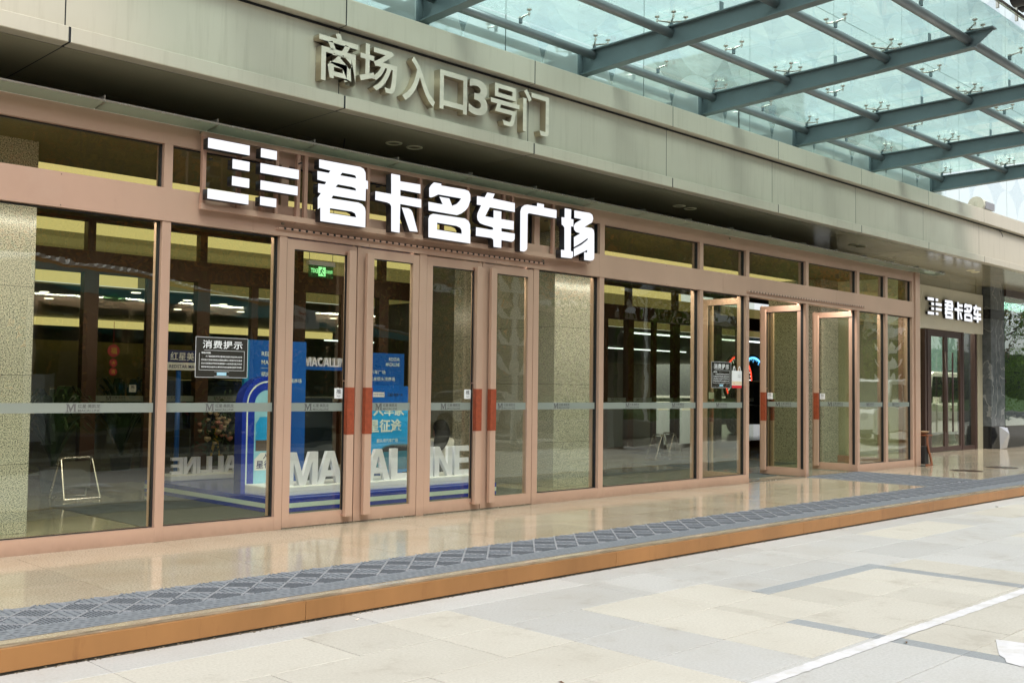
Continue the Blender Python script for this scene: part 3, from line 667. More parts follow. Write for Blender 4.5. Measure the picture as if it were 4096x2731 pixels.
# ---------------------------------------------------------------- illuminated sign 君卡名车广场
GL = {"logo":[[[[4.493,3.521],[4.903,3.524],[4.906,3.442],[4.495,3.434]]],[[[4.736,3.37],[4.907,3.375],[4.909,3.295],[4.736,3.289]]],[[[4.735,3.218],[4.909,3.221],[4.91,3.137],[4.738,3.14]]],[[[4.499,3.067],[4.906,3.074],[4.906,2.993],[4.5,2.986]]],[[[5.022,3.518],[5.191,3.522],[5.191,3.441],[5.024,3.439]]],[[[5.021,3.379],[5.433,3.384],[5.431,3.301],[5.021,3.295]]],[[[5.025,3.223],[5.424,3.226],[5.422,3.143],[5.025,3.141]]],[[[5.025,3.073],[5.196,3.078],[5.195,2.998],[5.027,3.003]]]],"jun":[[[[5.657,3.523],[6.143,3.527],[6.185,3.514],[6.209,3.48],[6.214,3.403],[6.24,3.4],[6.242,3.319],[6.216,3.319],[6.215,3.197],[5.825,3.197],[5.807,3.167],[6.128,3.169],[6.175,3.158],[6.209,3.129],[6.218,3.092],[6.218,2.932],[5.685,2.931],[5.682,3.061],[5.653,3.042],[5.65,3.152],[5.685,3.201],[5.652,3.203],[5.652,3.289],[5.726,3.291],[5.745,3.317],[5.642,3.325],[5.64,3.408],[5.772,3.409],[5.789,3.435],[5.659,3.442]],[[5.927,3.436],[6.041,3.436],[6.085,3.432],[6.099,3.407],[5.905,3.406]],[[5.879,3.314],[6.044,3.313],[6.088,3.306],[6.1,3.283],[5.853,3.285]],[[5.792,3.07],[6.049,3.07],[6.09,3.056],[6.106,3.02],[5.791,3.021]]]],"ka":[[[[6.531,3.52],[6.645,3.521],[6.65,3.459],[6.918,3.465],[6.92,3.371],[6.652,3.372],[6.654,3.31],[6.932,3.311],[6.934,3.223],[6.655,3.226],[6.652,2.929],[6.544,2.931],[6.538,3.187],[6.522,3.209],[6.485,3.219],[6.334,3.225],[6.335,3.312],[6.536,3.312]]],[[[6.675,3.193],[6.759,3.196],[6.798,3.183],[6.82,3.156],[6.892,2.966],[6.783,2.962]]]],"ming":[[[[7.103,3.516],[7.207,3.516],[7.203,3.497],[7.546,3.502],[7.6,3.494],[7.625,3.459],[7.626,3.396],[7.595,3.318],[7.558,3.277],[7.496,3.235],[7.434,3.209],[7.034,3.209],[7.03,3.299],[7.23,3.298],[7.181,3.374],[7.321,3.375],[7.363,3.301],[7.424,3.327],[7.465,3.364],[7.492,3.398],[7.165,3.396],[7.099,3.362],[7.06,3.349],[7.04,3.354],[7.038,3.447],[7.064,3.482]]],[[[7.096,3.182],[7.552,3.187],[7.602,3.167],[7.628,3.133],[7.635,2.924],[7.038,2.926],[7.034,3.123],[7.05,3.158]],[[7.155,3.094],[7.429,3.092],[7.482,3.079],[7.503,3.056],[7.507,3.015],[7.153,3.02]]]],"che":[[[[7.878,3.518],[7.993,3.519],[7.964,3.464],[8.311,3.457],[8.313,3.356],[7.919,3.358],[7.851,3.249],[7.98,3.248],[7.979,3.333],[8.101,3.334],[8.099,3.249],[8.299,3.25],[8.298,3.15],[8.104,3.147],[8.105,3.11],[8.317,3.109],[8.315,3.046],[8.296,3.022],[8.265,3.011],[8.106,3.013],[8.105,2.924],[7.986,2.924],[7.98,3.004],[7.95,3.019],[7.715,3.017],[7.717,3.112],[7.927,3.11],[7.971,3.114],[7.978,3.127],[7.963,3.141],[7.824,3.154],[7.773,3.165],[7.739,3.194],[7.729,3.23],[7.735,3.268],[7.788,3.363],[7.723,3.362],[7.724,3.457],[7.84,3.459]]]],"guang":[[[[8.677,3.509],[8.793,3.508],[8.791,3.47],[9.011,3.469],[9.01,3.371],[8.594,3.372],[8.539,3.373],[8.523,3.357],[8.522,2.964],[8.503,2.937],[8.468,2.92],[8.405,2.921],[8.402,3.375],[8.42,3.422],[8.466,3.455],[8.513,3.467],[8.676,3.47]]]],"chang":[[[[9.154,3.51],[9.27,3.51],[9.267,3.396],[9.311,3.394],[9.311,3.307],[9.268,3.307],[9.269,3.009],[9.308,3.005],[9.309,2.942],[9.279,2.921],[9.097,2.917],[9.095,3.006],[9.155,3.007],[9.151,3.276],[9.128,3.299],[9.103,3.305],[9.098,3.396],[9.152,3.397]]],[[[9.325,3.506],[9.612,3.511],[9.657,3.495],[9.675,3.45],[9.654,3.401],[9.513,3.328],[9.65,3.329],[9.686,3.31],[9.696,3.269],[9.7,2.962],[9.673,2.936],[9.62,2.925],[9.513,2.924],[9.512,3.022],[9.565,3.017],[9.57,3.053],[9.326,2.947],[9.325,3.042],[9.458,3.102],[9.575,3.179],[9.575,3.199],[9.466,3.132],[9.325,3.061],[9.323,3.18],[9.439,3.242],[9.36,3.248],[9.325,3.273],[9.319,3.313],[9.341,3.351],[9.462,3.416],[9.327,3.416]]]]}
sg = thing('illuminated_sign', 'large illuminated white lettering with striped logo over the closed doors', 'sign', (7.1, 8.44, 3.2))
bx('frame_rail', 4.49, 9.74, 8.452, 8.492, 2.905, 2.957, copper, sg); bx('frame_rail', 4.49, 9.72, 8.452, 8.492, 3.556, 3.590, copper, sg)
for x in (4.495, 4.845, 5.09, 5.24, 5.475, 5.56, 5.74, 6.30, 6.62, 6.985, 7.30, 7.665, 8.22, 8.36, 9.05, 9.60):
    z0 = 2.958 if x not in (5.475,) else 2.90
    bx('frame_post', x, x + .036, 8.4525, 8.4915, z0, 3.5555, copper_edge, sg)
for x in (4.6, 6.0, 7.5, 9.4):
    bx('frame_bracket', x, x + .03, 8.4925, 8.5395, 2.91, 2.95, copper, sg)
letter_meshes = {}
for L in GL['logo']:
    xs = [p[0] for p in L[0]]; zs = [p[1] for p in L[0]]
    L2 = [(min(xs), min(zs)), (max(xs), min(zs)), (max(xs), max(zs)), (min(xs), max(zs))]
    me = outline_mesh([L2], .085, [led, sign_side]); letter_meshes.setdefault('logo', []).append(me)
    link('logo_bar', me, sg, (0, 8.36, 0)); 
for k in ('jun', 'ka', 'ming', 'che', 'guang', 'chang'):
    me = outline_mesh([l for piece in GL[k] for l in piece], .085, [led, sign_side]); letter_meshes[k] = me
    link('letter', me, sg, (0, 8.36, 0))
m = MB()
for x in [4.55 + .31 * i for i in range(17)]:
    m.box(x, x + .012, 8.40, 8.4515, 3.30 + (x * 7 % .2), 3.312 + (x * 7 % .2))
obj('fixing_pins', m, rubber, sg)

# ================================================================ glass canopy
can = thing('glass_canopy', 'turquoise glass canopy on grey-green steel beams and round pipes', 'canopy', (13, 6.6, 5.6))
BX = [4.55, 7.20, 9.87, 12.52, 15.16, 17.83, 20.42]
def beam(X):
    g = link('beam', None, can, (X, 8.78, 5.6))
    w = .13
    yT, yB, y1 = 4.64, 4.86, 8.78
    zt = lambda y: 5.652 + (8.78 - y) * .008
    zb = lambda y: 5.375 + (8.78 - y) * .0315
    web = MB().prism([(yB, zb(yB) + .01), (y1, zb(y1) + .01), (y1, zt(y1) - .01), (yT, zt(yT) - .01)], X + w / 2 - .009, X + w / 2 + .009, 'x')
    obj('web', web, steel_paint, g)
    for nm, ya, f, s_ in (('top_flange', yT, zt, 0), ('bottom_flange', yB, zb, 0)):
        m = MB().prism([(ya, f(ya) - .009), (y1, f(y1) - .009), (y1, f(y1) + .009), (ya, f(ya) + .009)], X, X + w, 'x')
        bev(obj(nm, m, steel_paint, g), .002)
    bx('end_plate', X - .02, X + w + .02, 8.775, 8.799, 5.33, 5.70, steel_paint, g)
    for y in (6.68, 5.42): bx('stiffener', X + .03, X + .10, y - .005, y + .005, zt(y) + .0095, 5.795, steel_paint, g)
    return g
for X in BX: beam(X)
PY = [8.59, 7.385, 5.975, 4.945]
for y in PY:
    for i in range(len(BX) - 1):
        a, b = BX[i] + .065 + .010, BX[i + 1] + .065 - .010
        o = obj('pipe', MB().tube((a, y, 5.592), (b, y, 5.592), .053, n=24), pipe_paint, can, sm=True)
        m = MB()
        for xx in (a + .002, b - .002): m.tube((xx - .005, y, 5.592), (xx + .005, y, 5.592), .059, n=20)
        obj('weld_ring', m, steel_paint, o)
ROOFZ = 5.80
def spider_mesh(dirs):
    m = MB(); m.tube((0, 0, -.085), (0, 0, -.03), .022, n=12, mi=1); m.tube((0, 0, -.03), (0, 0, -.012), .026, n=12, mi=0)
    for dx, dy in dirs:
        m.tube((0, 0, -.020), (dx * .93, dy * .93, -.004), .013, .008, n=8, mi=0)
        m.tube((dx, dy, -.035), (dx, dy, .016), .0085, n=8, mi=0); m.tube((dx, dy, -.012), (dx, dy, .010), .016, n=10, mi=0)
        m.tube((dx, dy, .012), (dx, dy, .034), .006, n=8, mi=0); m.lathe([(.008, .028), (.026, .036), (.03, .042), (.03, .05)], 14, (dx, dy, 0), 0)
    return m.mesh('spider_fitting', [stainless, steel_paint])
d_ = .12
SP4 = spider_mesh([(d_, d_), (-d_, d_), (d_, -d_), (-d_, -d_)]); SP2o = spider_mesh([(d_, -d_), (-d_, -d_)]); SPm = spider_mesh([(0, .12), (0, -.12)]); SPs = spider_mesh([(0, -.14)])
for iy, y in enumerate(PY):
    for i, X in enumerate(BX):
        link('spider_fitting', SP4 if iy in (1, 2) else SP2o, can, (X + .065, y, ROOFZ - .051))
        if i < len(BX) - 1:
            link('spider_fitting', SPm if iy in (1, 2) else SPs, can, ((X + BX[i + 1]) / 2 + .065, y, ROOFZ - .051), scale=(1, 1, 1))
n_ = roof_glass.node_tree; ob_ = [q for q in n_.nodes if q.type == 'OUTPUT_MATERIAL'][0]; last_ = ob_.inputs[0].links[0].from_node
nz_ = ramp(n_, noise(n_, coords(n_, (1, 1, 1)), 1.1, 8, .72), [(.40, (.05, .05, .05)), (.80, (.42, .42, .42))]); n_.links.new(nz_, last_.inputs[0])
YG = [8.79, 7.385, 5.975, 4.55]
for i in range(-1, len(BX)):
    a = BX[i] + .065 if i >= 0 else 3.3; b = BX[i + 1] + .065 if i + 1 < len(BX) else BX[-1] + .5
    for j in range(3):
        bx('roof_pane', a + .006, b - .006, YG[j + 1] + .006, YG[j] - .006, ROOFZ, ROOFZ + .014, roof_glass, can)
# yellow-green triangle warning sticker lying on the roof glass
# street-side letters standing on the canopy edge
cs = thing('canopy_sign', 'dark letters with pale faces standing on the outer edge of the glass canopy', 'sign', (12.6, 4.5, 5.85))
m = MB()
for z in (5.90, 6.45): m.box(10.5, 17.5, 4.50, 4.53, z, z + .04)
for i in range(12): m.box(10.6 + i * .6, 10.63 + i * .6, 4.53, 4.56, 5.85, 6.9)
obj('sign_frame', m, stainless, cs)
pale = pbr('pale_pink_face', (0.50, 0.42, 0.44), 0.35)
for ch, x, w in (('a', 11.83, .50), ('u', 12.55, .48), ('r', 13.20, .34)):
    me = text_mesh(ch, [pale, sign_side], depth=.15, bold=.02, box=(w, .62), res=6)
    link('letter', me, cs, (x, 4.41, 5.93))
# cylindrical lamp on the coping
fl = thing('cylinder_floodlight', 'white cylindrical floodlight lying on top of the fascia coping', 'lamp', (22.3, 8.55, 5.3))
obj('housing', MB().tube((22.0, 8.52, 5.30), (22.70, 8.60, 5.30), .15, n=28), pbr('cream_housing', (.55, .55, .44), .4), fl, sm=False)
obj('end_cap', MB().tube((21.985, 8.518, 5.30), (21.998, 8.52, 5.30), .155, n=28), MATS['cream_housing'], fl)
obj('lens', MB().box(22.15, 22.62, 8.375, 8.41, 5.21, 5.36), pbr('grey_lens', (.25, .25, .27), .3), fl)
obj('foot', MB().box(22.2, 22.5, 8.5, 8.6, 5.1435, 5.17), steel_paint, fl)
obj('bracket', MB().box(21.968, 21.984, 8.47, 8.53, 5.22, 5.36), MATS['cream_housing'], fl)
def wire(name, pts, r, label, mat=None):
    tag(obj(name, MB().path(pts, r, 6), mat or rubber), label, 'cable')
wire('loose_cable', [(6.62, 9.3, 4.05), (6.61, 9.32, 3.9), (6.62, 9.3, 3.7), (6.60, 9.31, 3.62)], .008, 'black cable hanging from the dark soffit over the illuminated sign')
wire('loose_cable', [(22.6, 8.40, 4.86), (22.8, 8.385, 4.85), (23.0, 8.38, 4.80), (23.08, 8.38, 4.72)], .006, 'thin black cable drooping from the coping joint at the far panels')
wire('loose_cable', [(13.6, 8.81, 5.8), (13.55, 8.79, 5.6), (13.56, 8.795, 5.4), (13.58, 8.79, 5.2)], .007, 'black cable running down the curtain wall under the canopy glass')

sign_panel_m = pbr('lit_champagne_panel', (.78, .75, .62), .4, var=.03)  # champagne panel colour lightened to paint in the glow of the sign
# ================================================================ second shop, stone column, far glass
sh = thing('small_storefront', 'dark brown framed shopfront with double doors right of the copper one', 'storefront', (25, 10.3, 0))
for a, b in ((19.3, 23.2), (23.202, 24.9), (24.902, 26.78)):
    bx('sign_panel', a, b - .002, 10.22, 10.30, 2.85, 3.83, sign_panel_m, sh)
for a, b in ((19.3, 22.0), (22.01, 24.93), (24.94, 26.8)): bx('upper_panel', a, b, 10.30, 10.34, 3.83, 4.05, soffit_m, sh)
for a, b in ((22.2, 22.3), (23.50, 23.58), (23.64, 23.76), (25.60, 25.70), (26.38, 26.50)):
    bx('frame_post', a, b, 10.27, 10.38, 0, 2.85, brown_frame, sh)
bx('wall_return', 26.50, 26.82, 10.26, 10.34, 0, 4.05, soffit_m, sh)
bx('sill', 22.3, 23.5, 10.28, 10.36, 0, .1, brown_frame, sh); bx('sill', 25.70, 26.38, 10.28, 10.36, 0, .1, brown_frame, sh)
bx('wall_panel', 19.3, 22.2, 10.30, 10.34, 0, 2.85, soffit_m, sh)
for a, b in ((22.3, 23.5), (25.70, 26.38)): bx('glass_pane', a, b, 10.32, 10.33, .1, 2.85, glass_in, sh)
for a, b, hx in ((23.765, 24.675, 24.45), (24.685, 25.595, 24.83)):
    d = link('door', None, sh, (a, 10.28, 0))
    bx('stile', a, a + .09, 10.28, 10.33, .01, 2.80, brown_frame, d); bx('stile', b - .09, b, 10.28, 10.33, .01, 2.80, brown_frame, d)
    bx('rail', a + .09, b - .09, 10.281, 10.329, .01, .12, brown_frame, d); bx('rail', a + .09, b - .09, 10.281, 10.329, 2.69, 2.80, brown_frame, d)
    bx('glass_pane', a + .09, b - .09, 10.30, 10.308, .12, 2.69, glass_m, d)
    h = MB().tube((hx, 10.19, .46), (hx, 10.19, 2.33), .02, n=12)
    for z in (.75, 1.9): h.tube((hx, 10.19, z), (hx, 10.28, z), .012, n=8)
    obj('handle', h, brown_frame, d, sm=True)
bx('lintel', 23.76, 25.6, 10.28, 10.36, 2.802, 2.85, brown_frame, sh)
ss = thing('shop_sign', 'smaller illuminated white lettering on the champagne panel over the brown doors', 'sign', (25, 10.15, 3.3))
fx, fz = 3.09 / (8.317 - 4.493), .72
def put(me, nm):
    m2 = me.copy()
    for v in m2.vertices: v.co = Vector(((v.co.x - 4.493) * fx, v.co.y * .7, (v.co.z - 2.924) * fz))
    link(nm, m2, ss, (23.36, 10.14, 3.115))
for me in letter_meshes['logo']: put(me, 'logo_bar')
for k in ('jun', 'ka', 'ming', 'che'): put(letter_meshes[k], 'letter')
# stone column
def marble():
    m, n, o = new_mat('veined_grey_marble'); p = N(n, 'ShaderNodeBsdfPrincipled'); v = coords(n)
    w = N(n, 'ShaderNodeTexWave'); w.inputs['Scale'].default_value = .7; w.inputs['Distortion'].default_value = 14; w.inputs['Detail'].default_value = 4; w.inputs['Detail Scale'].default_value = 1.6
    n.links.new(v, w.inputs['Vector'])
    c = mixc(n, ramp(n, noise(n, v, 5, 5), [(.3, (.055, .065, .072)), (.7, (.12, .135, .145))]), (.42, .43, .42), ramp(n, w.outputs['Fac'], [(.955, (0, 0, 0)), (1.0, (.35, .35, .35))]))
    n.links.new(c, p.inputs['Base Color']); p.inputs['Roughness'].default_value = .12; n.links.new(p.outputs[0], o.inputs[0]); return m
marb = marble(); blackst = pbr('black_stone', (.012, .013, .015), .12)
sc = thing('stone_column', 'polished grey veined stone column with black bands right of the small shop', 'column', (27.2, 10.4, 0))
bx('core', 26.84, 27.70, 10.07, 10.9, 0, 4.05, gapm, sc)
zs = [0, .29, .56, 1.10, 1.62, 2.18, 2.72, 3.25, 3.48, 4.05]
for i in range(len(zs) - 1):
    mt = blackst if i in (0, 1, 7) else marb
    bx('stone_tile', 26.82, 27.72, 10.05, 10.069, zs[i] + .002, zs[i + 1] - .002, mt, sc)
    bx('stone_tile', 26.82, 26.839, 10.0695, 10.34, zs[i] + .002, zs[i + 1] - .002, mt, sc)
fg = thing('far_glass_front', 'green tinted glass front at the far right beyond the stone column', 'storefront', (30, 10, 0))
gg = glass('green_reflective_glass', (.45, .62, .56), 3.2, ior=1.6, wav=.12)
for a, b in ((27.75, 29.2), (29.21, 30.7), (30.71, 32.2), (32.21, 33.7)):
    bx('glass_pane', a, b - .01, 10.05, 10.062, .56, 3.87, gg, fg)
    bx('kick_panel', a, b - .01, 10.045, 10.07, 0, .555, blackst, fg)
bx('head_beam', 27.73, 33.8, 10.0, 10.2, 3.87, 4.05, brown_frame, fg)
bx('back_wall', 27.73, 33.8, 12.5, 12.6, 0, 4.05, pbr('teal_wall', (.10, .17, .16), .6), fg)
tag(obj('plastic_sheet', MB().add([(27.0, 9.93, 1.12 * .5), (27.45, 9.90, .52), (27.62, 9.9, .30), (27.3, 9.86, .02), (26.95, 9.9, .0), (27.3, 9.80, .38), (27.15, 9.86, .2)],
    [(0, 1, 5), (1, 2, 5), (2, 3, 5), (3, 4, 6), (5, 3, 6), (0, 5, 6), (0, 6, 4)]), pbr('silver_film', (.55, .56, .58), .18, .6)), 'crumpled silver plastic sheet leaning on the foot of the stone column', 'sheet')
for x, y, r_, lab in ((18.75, 7.46, .26, 'brown round floor cover nearer the storefront'), (20.15, 7.37, .28, 'brown round floor cover farther right on the platform')):
    t = thing('floor_cover', lab, 'manhole cover', (x, y, 0))
    obj('lid', MB().tube((0, 0, .0005), (0, 0, .003), r_, n=32), pbr('brown_lid', (.07, .035, .02), .35, .4) if 'brown_lid' not in MATS else MATS['brown_lid'], t, local=True)
    obj('rim', MB().lathe([(r_, .0006), (r_, .0045), (r_ + .02, .0045), (r_ + .02, .0006)], 32), stainless, t, local=True)
# curved wooden bin stand beside the post
wood = pbr('red_wood', (.23, .075, .03), .35, var=.25, vscale=6, stretch=(6, 6, .6))
js = thing('wooden_stand', 'curved wooden stand carrying a shallow bowl beside the corner post', 'stand', (19.45, 8.55, 0))
prof = [(19.30, .0), (19.58, .0), (19.585, .03), (19.56, .10), (19.50, .22), (19.44, .32), (19.40, .42), (19.395, .50), (19.41, .56), (19.36, .56), (19.345, .50), (19.35, .40), (19.40, .28), (19.47, .17), (19.51, .08), (19.52, .035), (19.30, .035)]
for y in (8.42, 8.66): obj('side_scroll', MB().prism(prof, y, y + .02), wood, js)
bx('bin', 19.31, 19.45, 8.45, 8.65, .036, .36, rubber, js); bx('shelf', 19.30, 19.53, 8.40, 8.70, .5605, .585, wood, js)
obj('bowl', MB().lathe([(.0, .0), (.05, .0), (.10, .035), (.135, .06), (.125, .062), (.09, .038), (.0, .02)], 24), pbr('pale_wood', (.50, .33, .2), .4), js, (19.42, 8.55, .585), sm=True)

# ================================================================ inside the vestibule and hall
fl_ = tag(bx('hall_floor', -12, 19.3, 8.641, 14, -.05, -.0008, hall_floor_m), kind='structure')
tag(bx('hall_floor', -12, 60, 14.001, 60, -.05, -.001, hall_floor_m), kind='structure')
tag(bx('hall_floor', 19.31, 34, 10.30, 14, -.05, -.001, hall_floor_m), kind='structure')
vc = tag(link('vestibule_ceiling', None), kind='structure')
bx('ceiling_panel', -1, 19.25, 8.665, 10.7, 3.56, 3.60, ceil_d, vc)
bx('roof_cover', -1, 19.3, 8.662, 14.2, 3.645, 3.665, fascia_m, vc)
bx('cove_panel', -1, 19.0, 10.705, 11.9, 3.61, 3.63, cove, vc)
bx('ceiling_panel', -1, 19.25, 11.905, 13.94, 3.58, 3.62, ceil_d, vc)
bx('light_blocking_wall', -1, 19.3, 10.71, 10.78, 3.67, 4.05, fascia_m, vc)  # unseen wall added to block light; its pale finish bounces light onto the soffit
for i, x in enumerate((2.5, 7.2, 11.9, 16.6)):
    L = bpy.data.lights.new('vestibule_fill_light', 'AREA'); L.shape = 'RECTANGLE'; L.size = 4.2; L.size_y = .12; L.energy = 44; L.color = (1.0, .93, .84)  # added fill lights, hidden behind the transom band, brightening the letter fronts
    lo = link('vestibule_fill_light', L, None, (x, 8.74, 2.96), rot=(R(12), 0, 0))
tag(bx('side_wall', -1.1, -1.0, 8.66, 14, 0, 4.0, hall_wall), kind='structure')
iw = thing('inner_storefront', 'dark bronze framed glass doors at the back of the vestibule', 'storefront', (10, 14, 0))
Y0 = 13.95
bx('header_beam', -1, 23.2, Y0, Y0 + .12, 3.54, 3.60, darkwood, iw); bx('transom_band', -1, 23.2, Y0, Y0 + .12, 2.84, 3.14, darkwood, iw); bx('sill_rail', -1, 23.2, Y0, Y0 + .1, 0, .16, darkwood, iw)
k = -4
while 5.77 + 1.65 * k < 22:
    x = 5.77 + 1.65 * k
    bx('mullion', x, x + .11, Y0 - .01, Y0 + .12, 3.141, 3.559, darkwood, iw)
    bx('mullion', x - .03, x + .17, Y0 - .01, Y0 + .12, .161, 2.839, darkwood, iw)
    bx('door_stile', x + .86, x + .98, Y0, Y0 + .08, .161, 2.839, darkwood, iw)
    for a, b in ((x + .171, x + .859), (x + .981, x + 1.619)):
        bx('glass_pane', a, b, Y0 + .04, Y0 + .048, .161, 2.839, glass_in, iw)
        obj('frosted_band', MB().box(a, b, Y0 + .036, Y0 + .038, 1.108, 1.19), frost, iw)
        link('band_logo', logo_me, iw, (a + .15, Y0 + .034, 1.116))
    bx('glass_pane', x + .111, x + 1.649, Y0 + .04, Y0 + .048, 3.141, 3.559, glass_in, iw)
    k += 1
for x in (6.42, 9.9, 13.3):
    bx('push_sign', x, x + .1, Y0 + .03, Y0 + .034, 1.24, 1.34, white_p, iw)
    link('lettering', T_PUSH1, iw, (x + .022, Y0 + .029, 1.285)); link('lettering', T_PUSH2, iw, (x + .03, Y0 + .029, 1.256))
# side glass of the vestibule at the far end
for y in (8.78, 10.2): bx('side_post', 19.12, 19.24, y, y + .09, 0, 3.6, copper_edge, sf)
bx('side_glass', 19.17, 19.18, 8.87, 10.2, .12, 3.6, glass_m, sf); bx('side_sill', 19.12, 19.24, 8.87, 10.2, 0, .12, copper_edge, sf)
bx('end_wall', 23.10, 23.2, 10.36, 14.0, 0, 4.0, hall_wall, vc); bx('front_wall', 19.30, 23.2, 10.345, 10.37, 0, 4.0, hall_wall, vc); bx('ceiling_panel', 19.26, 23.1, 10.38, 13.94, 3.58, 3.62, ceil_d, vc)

def gcol(x0, x1, y0, y1, label, z1=3.56):
    t = thing('granite_column', label, 'column', ((x0 + x1) / 2, (y0 + y1) / 2, 0), 'granite columns inside the glass')
    zz = [0, .62, 1.42, 2.22, 3.02, z1]
    for a, b in zip(zz[:-1], zz[1:]):
        obj('stone_panel', MB().box(x0, x1, y0, y1, a + .001, b - .003), granite_grey, t)
    bx('core', x0 + .01, x1 - .01, y0 + .01, y1 - .01, 0, z1, gapm, t)
gcol(2.76, 3.58, 9.80, 11.1, 'speckled granite column behind the leftmost pane')
gcol(10.59, 11.36, 9.84, 11.2, 'speckled granite column in the pane right of the closed doors')
gcol(18.49, 19.16, 10.12, 11.28, 'speckled granite column lit behind the far open door')
gcol(11.62, 12.36, 13.10, 13.9, 'speckled granite column behind the seated person')
# ---------------------------------------------------------------- hall beyond
hall = tag(link('hall_ceiling', None), kind='structure')
bx('ceiling_panel', -12, 60, 14.2, 16.0, 4.0, 4.05, ceil_d, hall)
bx('cove_face', -12, 22, 16.0, 16.1, 3.66, 3.99, cove, hall); bx('bulkhead', -12, 60, 15.98, 16.12, 3.30, 3.655, cove_dim, hall)
bx('ceiling_panel', -12, 60, 16.13, 20.0, 3.56, 3.60, ceil_d, hall)
bx('cove_face', -12, 9.3, 20.0, 20.06, 3.26, 3.55, cove, hall); bx('bulkhead', 9.31, 60, 20.0, 20.06, 3.26, 3.55, cove_dim, hall)
bx('ceiling_panel', -12, 60, 20.07, 60, 3.22, 3.25, ceil_w, hall)
bx('cove_face', 10, 21, 30, 30.1, 2.98, 3.2, cove, hall)
tag(bx('hall_wall', -12, 60, 46, 46.2, 0, 4, hall_wall), kind='structure'); tag(bx('hall_wall', -12.2, -12, 14, 46, 0, 4, hall_wall), kind='structure')
tag(bx('hall_wall', 34, 34.2, 10.3, 20, 0, 4, hall_wall), kind='structure'); tag(bx('partition', 23.21, 34, 13.96, 14.0, 0, 4.05, pbr('shop_back_wall', (.38, .39, .34), .5)), kind='structure')
tag(bx('shop_ceiling', 23.21, 34, 10.35, 13.95, 3.9, 3.95, ceil_w), kind='structure')
dlab = 'round glowing ceiling downlight in the hall beyond the inner doors'
DL = {(8.2, 21.9): 'higher of the two stacked downlights in the leftmost pane', (8.9, 23.5): 'lower of the two stacked downlights in the leftmost pane', (9.5, 20.5): 'single downlight at the right of the leftmost pane',
      (11.1, 21.4): 'highest downlight seen through the second pane', (12.2, 21.8): 'downlight in the middle of the second pane above the dark notice', (12.3, 24.2): 'lowest left downlight seen through the second pane',
      (13.7, 23.6): 'downlight at the right edge of the second pane', (16.6, 23.7): 'downlight below the exit sign in the first closed door', (18.9, 26.6): 'far downlight seen through the second closed door', (21.6, 22.6): 'far downlight seen through the third closed door'}
dl = MB().tube((0, 0, 0), (0, 0, .01), .095, n=20).mesh('downlight', lamp_m)
for x, y in ((8.2, 21.9), (8.9, 23.5), (9.5, 20.5), (11.1, 21.4), (12.2, 21.8), (12.3, 24.2), (13.7, 23.6), (16.6, 23.7), (18.9, 26.6), (21.6, 22.6)):
    tag(link('ceiling_downlight', dl, None, (x, y, 3.205)), DL[(x, y)], 'downlight', 'round downlights in the hall ceiling')
for i, (x0, x1, y) in enumerate(((26, 36, 21.1), (28, 41, 29.5), (24, 33, 34.8))):
    tag(bx('tube_light', x0, x1, y, y + .06, 3.17, 3.215, tube_m), ('nearest long tube light across the hall behind the open doors', 'middle long tube light across the hall behind the open doors', 'farthest long tube light across the hall behind the open doors')[i], 'light', 'tube lights across the hall ceiling')
tube2 = [(23.5, 33, 10.9), (23.5, 33, 12.4)]
L = bpy.data.lights.new('shop_fill_light', 'AREA'); L.shape = 'RECTANGLE'; L.size = 9; L.size_y = 1.0; L.energy = 280; L.color = (1, .99, .94); link('shop_fill_light', L, None, (28, 11.0, 3.84))  # added area light brightening the shop and vehicle side, separate from the tubes
for x0, x1, y in tube2:
    tag(bx('tube_light', x0, x1, y, y + .05, 3.86, 3.895, tube_m), ('tube light nearer the glass inside the small shop' if y < 11.5 else 'tube light over the off-road vehicle inside the small shop'), 'light', 'tube lights inside the small shop')
for x0, x1, y0, y1 in ((5.2, 6.4, 25, 26), (14.5, 15.6, 17.5, 18.6), (23, 24, 24, 25), (2.5, 3.5, 24, 25)):
    tag(bx('hall_pillar', x0, x1, y0, y1, 0, 3.2, hall_wall), kind='structure')
for i, (x0, x1, y, z1, c) in enumerate(((3, 8.5, 28, 2.5, (.25, .27, .2)), (10, 16.5, 31, 2.6, (.30, .26, .12)), (20, 30, 30, 2.7, (.2, .24, .22)))):
    tag(bx('shop_wall', x0, x1, y, y + .2, 0, z1, pbr('shop_wall_%d' % i, c, .5)), kind='structure')

def screen(name, x0, x1, y, z0, z1, col, s_, label, texts):
    t = thing(name, label, 'screen', (x0, y, z0))
    bx('housing', x0 - .03, x1 + .03, y + .01, y + .08, z0 - .03, z1 + .03, ink, t)
    bx('display', x0, x1, y, y + .009, z0, z1, emit(name + '_glow_%d' % len(MATS), col, s_), t)
    bx('stand', (x0 + x1) / 2 - .04, (x0 + x1) / 2 + .04, y + .02, y + .06, 0, z0 - .03, ink, t)
    for s2, x, z, w, h, mt in texts: link('lettering', text_mesh(s2, mt, box=(w, h), bold=.008, res=2), t, (x, y - .002, z))
wglow = emit('white_text_glow', (1, 1, 1), 1.6)
screen('wall_screen', 17.3, 18.6, 20, 1.2, 1.86, (.02, .09, .95), 1.0, 'bright blue screen with white slogan deep in the hall', [('1年 3万公里', 17.55, 1.42, 1.0, .2, wglow), ('都可经第三方查博士认证', 17.5, 1.68, .95, .06, wglow)])
screen('wall_screen', 18.86, 19.75, 19.9, 1.0, 1.86, (.75, .95, 1.0), 1.3, 'white lit screen with small dark logo deep in the hall', [('君卡名车', 19.12, 1.42, .5, .12, ink), ('三·卡', 19.2, 1.62, .35, .13, ink)])
